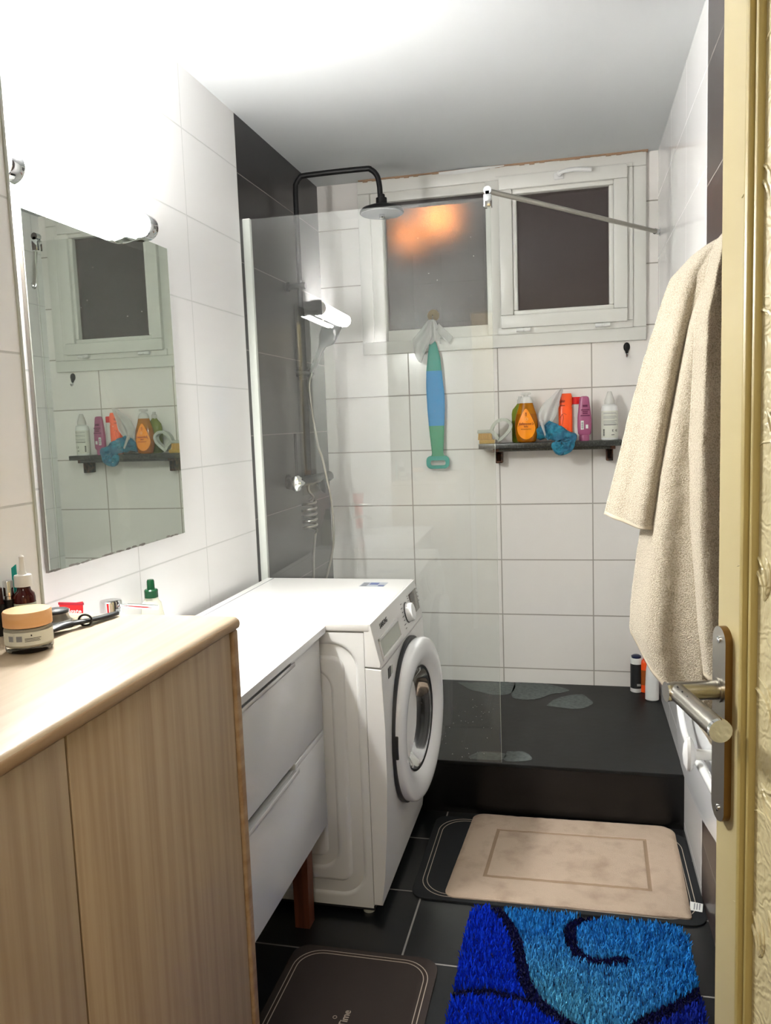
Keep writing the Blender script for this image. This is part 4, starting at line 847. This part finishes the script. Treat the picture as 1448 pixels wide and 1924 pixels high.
# ---- blue shag rug
x0, x1, y0, y1 = .815, 1.398, 1.16, 2.138
bm = NB(); prism(bm, rrect(x0 + .008, x1 - .008, y0 + .008, y1 - .008, .05), 'Z', .0057, .013); rug = obj('shag_rug', bm, mat('navy rug backing', '#0a0f38', .9), None, (1.1, 1.65, .0057)); tag(rug, 'blue shaggy rug with navy curling lines on the floor below the beige mat', 'rug')
S1 = spline([(.872, 2.16, 0), (.8836, 2.141, 0), (.918, 2.0866, 0), (.9525, 2.0077, 0), (.9686, 1.9317, 0), (.99, 1.8389, 0), (1.0283, 1.772, 0), (1.0824, 1.7266, 0), (1.15, 1.695, 0), (1.215, 1.715, 0), (1.2608, 1.7599, 0), (1.3112, 1.8032, 0), (1.3632, 1.848, 0), (1.41, 1.905, 0)], 8)
S2 = spline([(1.165, 2.145, 0), (1.1521, 2.1375, 0), (1.1065, 2.1003, 0), (1.0926, 2.0509, 0), (1.1037, 1.9902, 0), (1.1326, 1.957, 0), (1.1742, 1.9521, 0), (1.2294, 1.9703, 0)], 8)
S3 = spline([(.81, 1.765, 0), (.8223, 1.7704, 0), (.8966, 1.7915, 0), (.9479, 1.7861, 0), (1.01, 1.778, 0)], 8)
S4 = spline([(.93, 1.15, 0), (1.0, 1.35, 0), (1.12, 1.50, 0), (1.15, 1.695, 0)], 8)
def dist(P, L):
    A = np.array([(p.x, p.y) for p in L]); a = A[:-1]; b = A[1:]; ab = b - a
    t = np.clip(((P[:, None] - a) * ab).sum(2) / (ab ** 2).sum(1), 0, 1); return np.sqrt((((a + t[..., None] * ab) - P[:, None]) ** 2).sum(2)).min(1)
stp = .0046; gx, gy = np.meshgrid(np.arange(x0, x1, stp), np.arange(y0, y1, stp)); P = np.stack([gx.ravel(), gy.ravel()], 1) + rng.uniform(-.002, .002, (gx.size, 2))
r_ = .055; qx_ = np.abs(P[:, 0] - (x0 + x1) / 2) - (x1 - x0) / 2 + r_; qy_ = np.abs(P[:, 1] - (y0 + y1) / 2) - (y1 - y0) / 2 + r_
P = P[(np.hypot(np.maximum(qx_, 0), np.maximum(qy_, 0)) + np.minimum(np.maximum(qx_, qy_), 0)) < r_ - .003]
N_ = len(P)
dl = np.minimum(np.minimum(dist(P, S1) - .0165, dist(P, S2) - .0165), np.minimum(dist(P, S3) - .0135, dist(P, S4) - .015))
A1 = np.array([(p.x, p.y) for p in S1]); xb = np.interp(P[:, 1], A1[:60, 1][::-1], A1[:60, 0][::-1]) if False else None
poly = [(p.x, p.y) for p in S1] + [(1.5, 1.905), (1.5, 2.3), (.872, 2.3)]
def inpoly(P, poly):
    c = np.zeros(len(P), bool); n = len(poly)
    for i in range(n):
        xa, ya = poly[i]; xb_, yb_ = poly[(i + 1) % n]
        if ya == yb_: continue
        m_ = ((ya > P[:, 1]) != (yb_ > P[:, 1])) & (P[:, 0] < (xb_ - xa) * (P[:, 1] - ya) / (yb_ - ya) + xa); c ^= m_
    return c
light = inpoly(P, poly)
c_l = np.array(srgb('#2a8ad8')[:3]); c_l2 = np.array(srgb('#56aad2')[:3]); c_m = np.array(srgb('#0c38d0')[:3]); c_n = np.array(srgb('#0a0c3a')[:3]); c_r = np.array(srgb('#1a2fa0')[:3])
tt = np.clip((2.05 - P[:, 1]) / .25, 0, 1)[:, None] * np.clip((1.35 - P[:, 0]) / .25, 0, 1)[:, None]
col = np.where(light[:, None], c_l * (1 - tt) + c_l2 * tt, np.where((P[:, 0] > 1.16)[:, None], c_r, c_m)); col = np.where((dl < 0)[:, None], c_n, col)
col = col * rng.uniform(.8, 1.2, (N_, 1))
hgt = np.where(dl < 0, .010, .019) * rng.uniform(.8, 1.15, N_); ang = rng.uniform(0, 2 * PI, N_); lean = rng.uniform(.2, .9, N_) * .010; la = rng.uniform(0, 2 * PI, N_)
wv = .0018; dx, dy = np.cos(ang) * wv, np.sin(ang) * wv; vs = np.zeros((N_, 7, 3)); base = .012
for k, (f, w_) in enumerate(((0, 1), (.45, 1.15), (.8, .9))):
    off = f ** 1.8; cxk, cyk = P[:, 0] + np.cos(la) * lean * off, P[:, 1] + np.sin(la) * lean * off; z_ = base + hgt * f
    vs[:, 2 * k] = np.stack([cxk - dx * w_, cyk - dy * w_, z_], 1); vs[:, 2 * k + 1] = np.stack([cxk + dx * w_, cyk + dy * w_, z_], 1)
vs[:, 6] = np.stack([P[:, 0] + np.cos(la) * lean, P[:, 1] + np.sin(la) * lean, base + hgt], 1)
idx = np.arange(N_)[:, None] * 7; quads = np.concatenate([idx + np.array([0, 1, 3, 2]), idx + np.array([2, 3, 5, 4])], 1).reshape(-1, 4); tris = (idx + np.array([4, 5, 6]))
me = bpy.data.meshes.new('pile'); nv = N_ * 7; me.vertices.add(nv); me.vertices.foreach_set('co', vs.reshape(-1))
loops = np.concatenate([quads.ravel(), tris.ravel()]); me.loops.add(len(loops)); me.loops.foreach_set('vertex_index', loops.astype(np.int32))
tot = np.concatenate([np.full(len(quads), 4), np.full(len(tris), 3)]); st_ = np.concatenate([[0], np.cumsum(tot)[:-1]]); me.polygons.add(len(tot)); me.polygons.foreach_set('loop_start', st_.astype(np.int32)); me.polygons.foreach_set('loop_total', tot.astype(np.int32))
me.update(calc_edges=True); ca = me.color_attributes.new('pile_colour', 'FLOAT_COLOR', 'POINT'); cc = np.ones((N_, 7, 4)); cc[:, :, :3] = col[:, None, :]; ca.data.foreach_set('color', cc.reshape(-1))
pm = mat('blue shag pile', '#0b33c8', .9, spec=.1); nt = pm.node_tree; at = nt.nodes.new('ShaderNodeAttribute'); at.attribute_name = 'pile_colour'; nt.links.new(at.outputs['Color'], nt.nodes['Principled BSDF'].inputs['Base Color'])
po = link('pile', me, pm, rug, smooth=0); po['kind'] = 'stuff'

# ================================================================== RIGHT WALL: rack and towel
rk = thing('wall_rack', 'white wall-hung rack with an oval knob and a curved bar, below the beige towel', 'wall rack', (1.44, 1.95, .4))
bm = NB(); pr = [(2.385, .66), (2.385, .56), (2.375, .46), (2.345, .42), (2.29, .402), (2.20, .398), (2.05, .420), (1.90, .442), (1.72, .486), (1.35, .57), (1.35, .78), (2.30, .78)]
prism(bm, pr, 'X', 1.398, W - .002, bev=.006); obj('rack_body', bm, 'white', rk)
bm = NB(); tube(bm, spline([(1.372, 2.13, .70), (1.368, 2.06, .655), (1.366, 1.98, .632), (1.362, 1.87, .640), (1.358, 1.74, .662), (1.356, 1.60, .690), (1.354, 1.45, .715)], 6), .008, 12); obj('curved_bar', bm, 'white', rk)
bm = NB(); lathe(bm, [(.0005, -.014), (.012, -.012), (.020, -.006), (.021, 0), (.017, .006), (.008, .010), (.0065, .012), (.0065, .07)], (1.333, 1.62, .715), 'X', 28, sx=.8, sy=1.7); obj('oval_knob', bm, 'white', rk)
bm = NB(); box(bm, 1.396, 1.3985, 1.45, 1.56, .708, .712); obj('slot', bm, 'darkgrey', rk, smooth=0)
# towel
tw_ = thing('bath_towel', 'thick beige terry towel hanging in long folds on the right wall', 'towel', (1.36, 1.62, .75))
def edge(L):
    zq = np.array([p[0] for p in L][::-1]); xq = np.array([p[1] for p in L][::-1]); return lambda z: float(np.interp(z, zq, xq))
def sheet(bm, le, re, ztop, zbot, y0_, fold, cols=70, rows=150, curl=.05):
    G = []
    for j in range(rows):
        v = j / (rows - 1); row = []
        for i in range(cols):
            u = i / (cols - 1); zt_ = ztop(u); z_ = zt_ + (zbot(u) - zt_) * v; xl, xr = le(z_), re(z_)
            x = xl + (xr - xl) * u; y = y0_ + fold(u, z_) + curl * (1 - sm(0, .13, u)) ** 1.5 + .0018 * nz_(x * 60, z_ * 60, y0_) + .0009 * nz_(x * 190, z_ * 190, y0_)
            row.append(bm.verts.new((x, y, z_)))
        G.append(row)
    for j in range(rows - 1):
        for i in range(cols - 1):
            f = bm.faces.new((G[j][i], G[j][i + 1], G[j + 1][i + 1], G[j + 1][i]))
            if rows - 1 - j <= 2 and zbot(0) < 9: f.material_index = 1
bm = NB()
le = edge([(1.74, 1.41), (1.717, 1.394), (1.707, 1.373), (1.690, 1.350), (1.651, 1.312), (1.61, 1.296), (1.569, 1.284), (1.495, 1.26), (1.379, 1.23), (1.292, 1.21), (1.176, 1.181), (1.14, 1.19)])
sheet(bm, le, lambda z: 1.43, lambda u: 1.70 + .03 * u, lambda u: 1.178 - .062 * u, 1.715, lambda u, z: -.15 * u + (.020 * math.sin(u * 15 + 1) + .010 * math.sin(u * 27 + z * 3)) * min(1, (1.75 - z) * 3), curl=.03)
le = edge([(1.73, 1.40), (1.70, 1.385), (1.6617, 1.361), (1.5619, 1.326), (1.42, 1.295), (1.348, 1.281), (1.275, 1.267), (1.158, 1.25), (1.10, 1.241), (.992, 1.2286), (.94, 1.2265), (.72, 1.26)])
sheet(bm, le, lambda z: 1.44, lambda u: 1.712 + .02 * u, lambda u: float(np.interp(u, [0, .12, .3, .45, .62, .75, 1], [.925, .880, .840, .803, .752, .735, .73])), 1.660, lambda u, z: -.17 * min(u, .55) + .020 * math.sin(u * 9 + 2.2 + .6 * z) + .008 * math.sin(u * 16 + z * 2.5) - .012 * math.sin(min(u * 3, PI)), curl=.07)
le = edge([(1.73, 1.40), (1.69, 1.366), (1.668, 1.359), (1.557, 1.334), (1.324, 1.3243), (1.18, 1.3228), (.984, 1.333), (.894, 1.3427), (.80, 1.35)])
sheet(bm, le, lambda z: 1.45, lambda u: 1.722 + .01 * u, lambda u: .893 - .01 * u, 1.520, lambda u, z: .05 * u + .014 * math.sin(u * 6 + 1.5) + .006 * math.sin(u * 13 + z * 2), curl=.06, cols=60)
two = obj('terry_cloth', bm, ['terry', 'terry_hem'], tw_, smooth=80); md = two.modifiers.new('thickness', 'SOLIDIFY'); md.thickness = .007; md.offset = 1
bm = NB(); tube(bm, spline([(W, 1.60, 1.69), (1.44, 1.60, 1.69), (1.41, 1.60, 1.695), (1.395, 1.60, 1.705)], 4), .006, 10); lathe(bm, [(.018, -.005), (.018, 0)], (W, 1.60, 1.69), 'X', 20)
wh = obj('wall_hook', bm, 'chrome', None, (W, 1.6, 1.68)); tag(wh, 'chrome wall hook on the dark right tiles, carrying the beige towel', 'hook')

# ================================================================== ON THE WOODEN CABINET AND WASHBASIN
jx, jy = .3385, .9965
t = thing('cream_jar', 'glass cream jar with a pale orange wooden lid on the oak cabinet', 'jar', (jx, jy, cz))
bm = NB(); lathe(bm, [(.026, 0), (.0315, .002), (.033, .006), (.033, .034), (.0315, .038)], (jx, jy, cz), seg=48); gj = obj('glass', bm, 'clearglass', t)
bm = NB(); lathe(bm, [(.0285, .010), (.0300, .013), (.0300, .034), (.0285, .036)], (jx, jy, cz), seg=48); obj('cream', bm, 'cream', t)
bm = NB(); lathe(bm, [(.0333, .0135), (.0333, .0325)], (jx, jy, cz), seg=64, cap=False); lbj = obj('label', bm, 'label', t)
bm = NB(); lathe(bm, [(.0315, .038), (.0335, .039), (.0335, .058), (.032, .0602), (.001, .0605)], (jx, jy, cz), seg=48); obj('lid', bm, 'orangelid', t)
def jarmark(a0, a1, z0, z1, m, nm, r=.0338):
    bm = NB(); q = np.linspace(math.radians(a0), math.radians(a1), 8)
    for a_, b_ in zip(q, q[1:]):
        v = [bm.verts.new((jx + r * math.cos(c), jy + r * math.sin(c), cz + z)) for c, z in ((a_, z0), (b_, z0), (b_, z1), (a_, z1))]; bm.faces.new(v)
    return bm
ca_ = math.degrees(math.atan2(-jy, 1.117 - jx))
bm = NB()
for a0, a1, z0, z1 in ((-52, -38, .020, .028), (-30, -16, .020, .028)):
    b2 = jarmark(ca_ + a0, ca_ + a1, z0, z1, None, None); me_ = bpy.data.meshes.new('x'); b2.to_mesh(me_); bm.from_mesh(me_); b2.free()
obj('label_panel_print', bm, 'inkgrey', t, smooth=0, recalc=False)
bm = NB()
for a0, a1, z0, z1 in ((-10, 28, .0235, .0243), (-10, 24, .0215, .0222), (-10, 26, .0195, .0202), (4, 7, .027, .0295)):
    b2 = jarmark(ca_ + a0, ca_ + a1, z0, z1, None, None); me_ = bpy.data.meshes.new('x'); b2.to_mesh(me_); bm.from_mesh(me_); b2.free()
obj('label_small_print', bm, 'ink', t, smooth=0, recalc=False)
sxp, syp = .262, 1.092
t = thing('serum_bottle', 'dark red dropper bottle with a white pipette cap behind the cream jar', 'bottle', (sxp, syp, cz))
bm = NB(); lathe(bm, [(.014, 0), (.0165, .002), (.0165, .056), (.0150, .062), (.0105, .067), (.0095, .074)], (sxp, syp, cz), seg=36); obj('glass_bottle', bm, 'serum', t)
bm = NB(); lathe(bm, [(.0168, .010), (.0168, .048)], (sxp, syp, cz), seg=36, cap=False); obj('label', bm, 'labelgreen', t)
bm = NB(); lathe(bm, [(.0135, .074), (.0135, .090), (.0125, .092), (.0065, .093), (.005, .098), (.0035, .118), (.0042, .121), (.002, .1235)], (sxp, syp, cz), seg=28); obj('pipette_cap', bm, 'white_matt', t)
t = thing('lipstick', 'black and silver lipstick tube behind the dropper bottle', 'lipstick', (.243, 1.080, cz))
bm = NB(); lathe(bm, [(.0085, 0), (.0085, .055)], (.243, 1.080, cz), seg=24); obj('base', bm, 'blackplastic', t)
bm = NB(); lathe(bm, [(.0068, .055), (.0068, .060), (.0078, .061), (.0078, .084), (.0072, .085)], (.243, 1.080, cz), seg=24); obj('cap', bm, 'chrome', t)
bm = NB(); rb = [(.236, 1.132, cz), (.238, 1.132, cz + .05), (.242, 1.132, cz + .100)]; prism(bm, [(.230, cz), (.240, cz), (.240, cz + .106), (.2315, cz + .100)], 'Y', 1.105, 1.107); o = obj('toothbrush', bm, mat('teal plastic', '#17a79b', .35), None, (.236, 1.106, cz)); tag(o, 'teal plastic strip sticking up behind the lipstick', 'comb')
o.name = 'comb'
t = thing('cosmetic_bottle', 'dark bottle at the left picture edge beside the lipstick', 'bottle', (.232, 1.066, cz))
bm = NB(); lathe(bm, [(.010, 0), (.011, .002), (.011, .05)], (.2335, 1.066, cz), seg=20); obj('body', bm, 'blackplastic', t); bm = NB(); lathe(bm, [(.008, .05), (.0075, .075)], (.2335, 1.066, cz), seg=20); obj('cap', bm, mat('dark brown cap', '#3a1c18', .3), t)
# round tin on glass dish
dxp, dyp = .286, 1.138
t = thing('glass_dish', 'small clear glass dish under the grey tin on the oak cabinet', 'dish', (dxp, dyp, cz))
bm = NB(); lathe(bm, [(.018, 0), (.022, .0015), (.036, .006), (.0365, .0072), (.022, .0035), (.001, .003)], (dxp, dyp, cz), seg=40); obj('dish', bm, 'clearglass', t)
t = thing('round_tin', 'small round grey tin with a ridged dark lid on the glass dish', 'tin', (dxp - .004, dyp, cz + .0072))
bm = NB(); lathe(bm, [(.024, 0), (.026, .002), (.0225, .004), (.0205, .014), (.021, .0155)], (dxp - .004, dyp, cz + .0045), seg=40); obj('body', bm, 'brushed', t)
bm = NB(); lathe(bm, [(.021, .0155), (.0215, .019), (.020, .0205), (.013, .0195), (.009, .0215), (.001, .0218)], (dxp - .004, dyp, cz + .0045), seg=40); obj('lid', bm, 'darkgrey', t)
# hair brush
hb = thing('hairbrush', 'black hairbrush lying on the oak cabinet with its handle pointing to the tap', 'hairbrush', (.33, 1.09, cz))
pts = spline([(.292, 1.015, cz + .010), (.305, 1.050, cz + .010), (.322, 1.090, cz + .010), (.337, 1.122, cz + .009), (.345, 1.160, cz + .0065), (.356, 1.203, cz + .005)], 6)
ws = np.interp(np.linspace(0, 1, len(pts)), [0, .08, .3, .45, .55, .8, .95, 1], [.010, .022, .022, .010, .0075, .0095, .008, .003])
rings = []
for i, p_ in enumerate(pts):
    d = (pts[min(i + 1, len(pts) - 1)] - pts[max(i - 1, 0)]).normalized(); sd_ = Vector((d.y, -d.x, 0)).normalized(); rings.append([p_ + sd_ * (ws[i] * math.cos(q)) + Vector((0, 0, 1)) * ((.0055 if i < 16 else .0038) * math.sin(q)) for q in np.linspace(0, 2 * PI, 20, endpoint=False)])
bm = NB(); ring_loft(bm, rings); obj('handle_and_back', bm, 'blackplastic', hb, smooth=60)
bm = NB()
for i in range(8):
    for j in range(5):
        p_ = pts[1 + i]; sdv = (j - 2) * .0075; b0 = p_ + Vector((.95 * sdv, -.2 * sdv, .004)); h_ = b0 + Vector((.001 * (j - 2), 0, .021)); tube(bm, [b0, h_], [.0009, .0013], 5)
br_ = obj('bristles', bm, 'blackplastic', hb); br_['kind'] = 'stuff'
bm = NB(); c0 = Vector((.339, 1.134, cz + .0095))
tube(bm, [c0 + Vector((.0105 * math.cos(q), .002 * math.cos(q), .009 * math.sin(q))) for q in np.linspace(0, 2 * PI, 22)], .0018, 8); o = obj('hair_tie', bm, 'blackplastic', None, (.339, 1.136, cz)); tag(o, 'black hair tie looped around the hairbrush handle', 'hair tie')
# toothpaste standing on the washbasin cabinet
t = thing('toothpaste_tube', 'red toothpaste tube standing on its cap beside the mixer tap', 'toothpaste', (.105, 1.44, zt1))
tx, ty = .094, 1.447; zt_ = zt1
bm = NB(); lathe(bm, [(.014, 0), (.013, .022)], (tx, ty, zt_), seg=20); obj('cap', bm, 'white_matt', t)
bm = NB(); rg = []
for k in range(12):
    v = k / 11; w_ = .017 + (.0285 - .017) * v; th_ = .015 * (1 - v) ** .7 + .0012; rg.append([(tx + w_ * math.cos(q), ty + th_ * math.sin(q) + .0, zt_ + .022 + .177 * v + .004 * math.cos(q) * v) for q in np.linspace(0, 2 * PI, 28, endpoint=False)])
ring_loft(bm, rg); obj('tube', bm, 'red', t, smooth=60)
bm = NB(); box(bm, tx - .0288, tx + .0288, ty - .0022, ty + .0022, zt_ + .1955, zt_ + .2005); 
obj('crimped_end', bm, mat('dull red crimp', '#b01830', .4), t)
text('brand_lettering', 'Colgate', .0165, basis((tx + .003, ty - .0095, zt_ + .1835), (1, .0, 0), (0, -.06, 1)), 'white_matt', t, shear=.2)
# soap pump
kx, ky = .040, 1.862
t = thing('hand_soap_bottle', 'pale soap bottle with a dark green pump top by the wall behind the tap', 'soap bottle', (kx, ky, zt1))
bm = NB(); lathe(bm, [(.034, 0), (.037, .004), (.037, .06), (.028, .105), (.0215, .112), (.019, .121)], (kx, ky, zt1), seg=36, sx=.9, sy=.7); obj('body', bm, 'soapb', t)
bm = NB(); lathe(bm, [(.0175, .119), (.0175, .138), (.015, .141), (.010, .142), (.0095, .162), (.008, .166), (.001, .167)], (kx, ky, zt1), seg=28); obj('pump_top', bm, 'dkgreen', t)
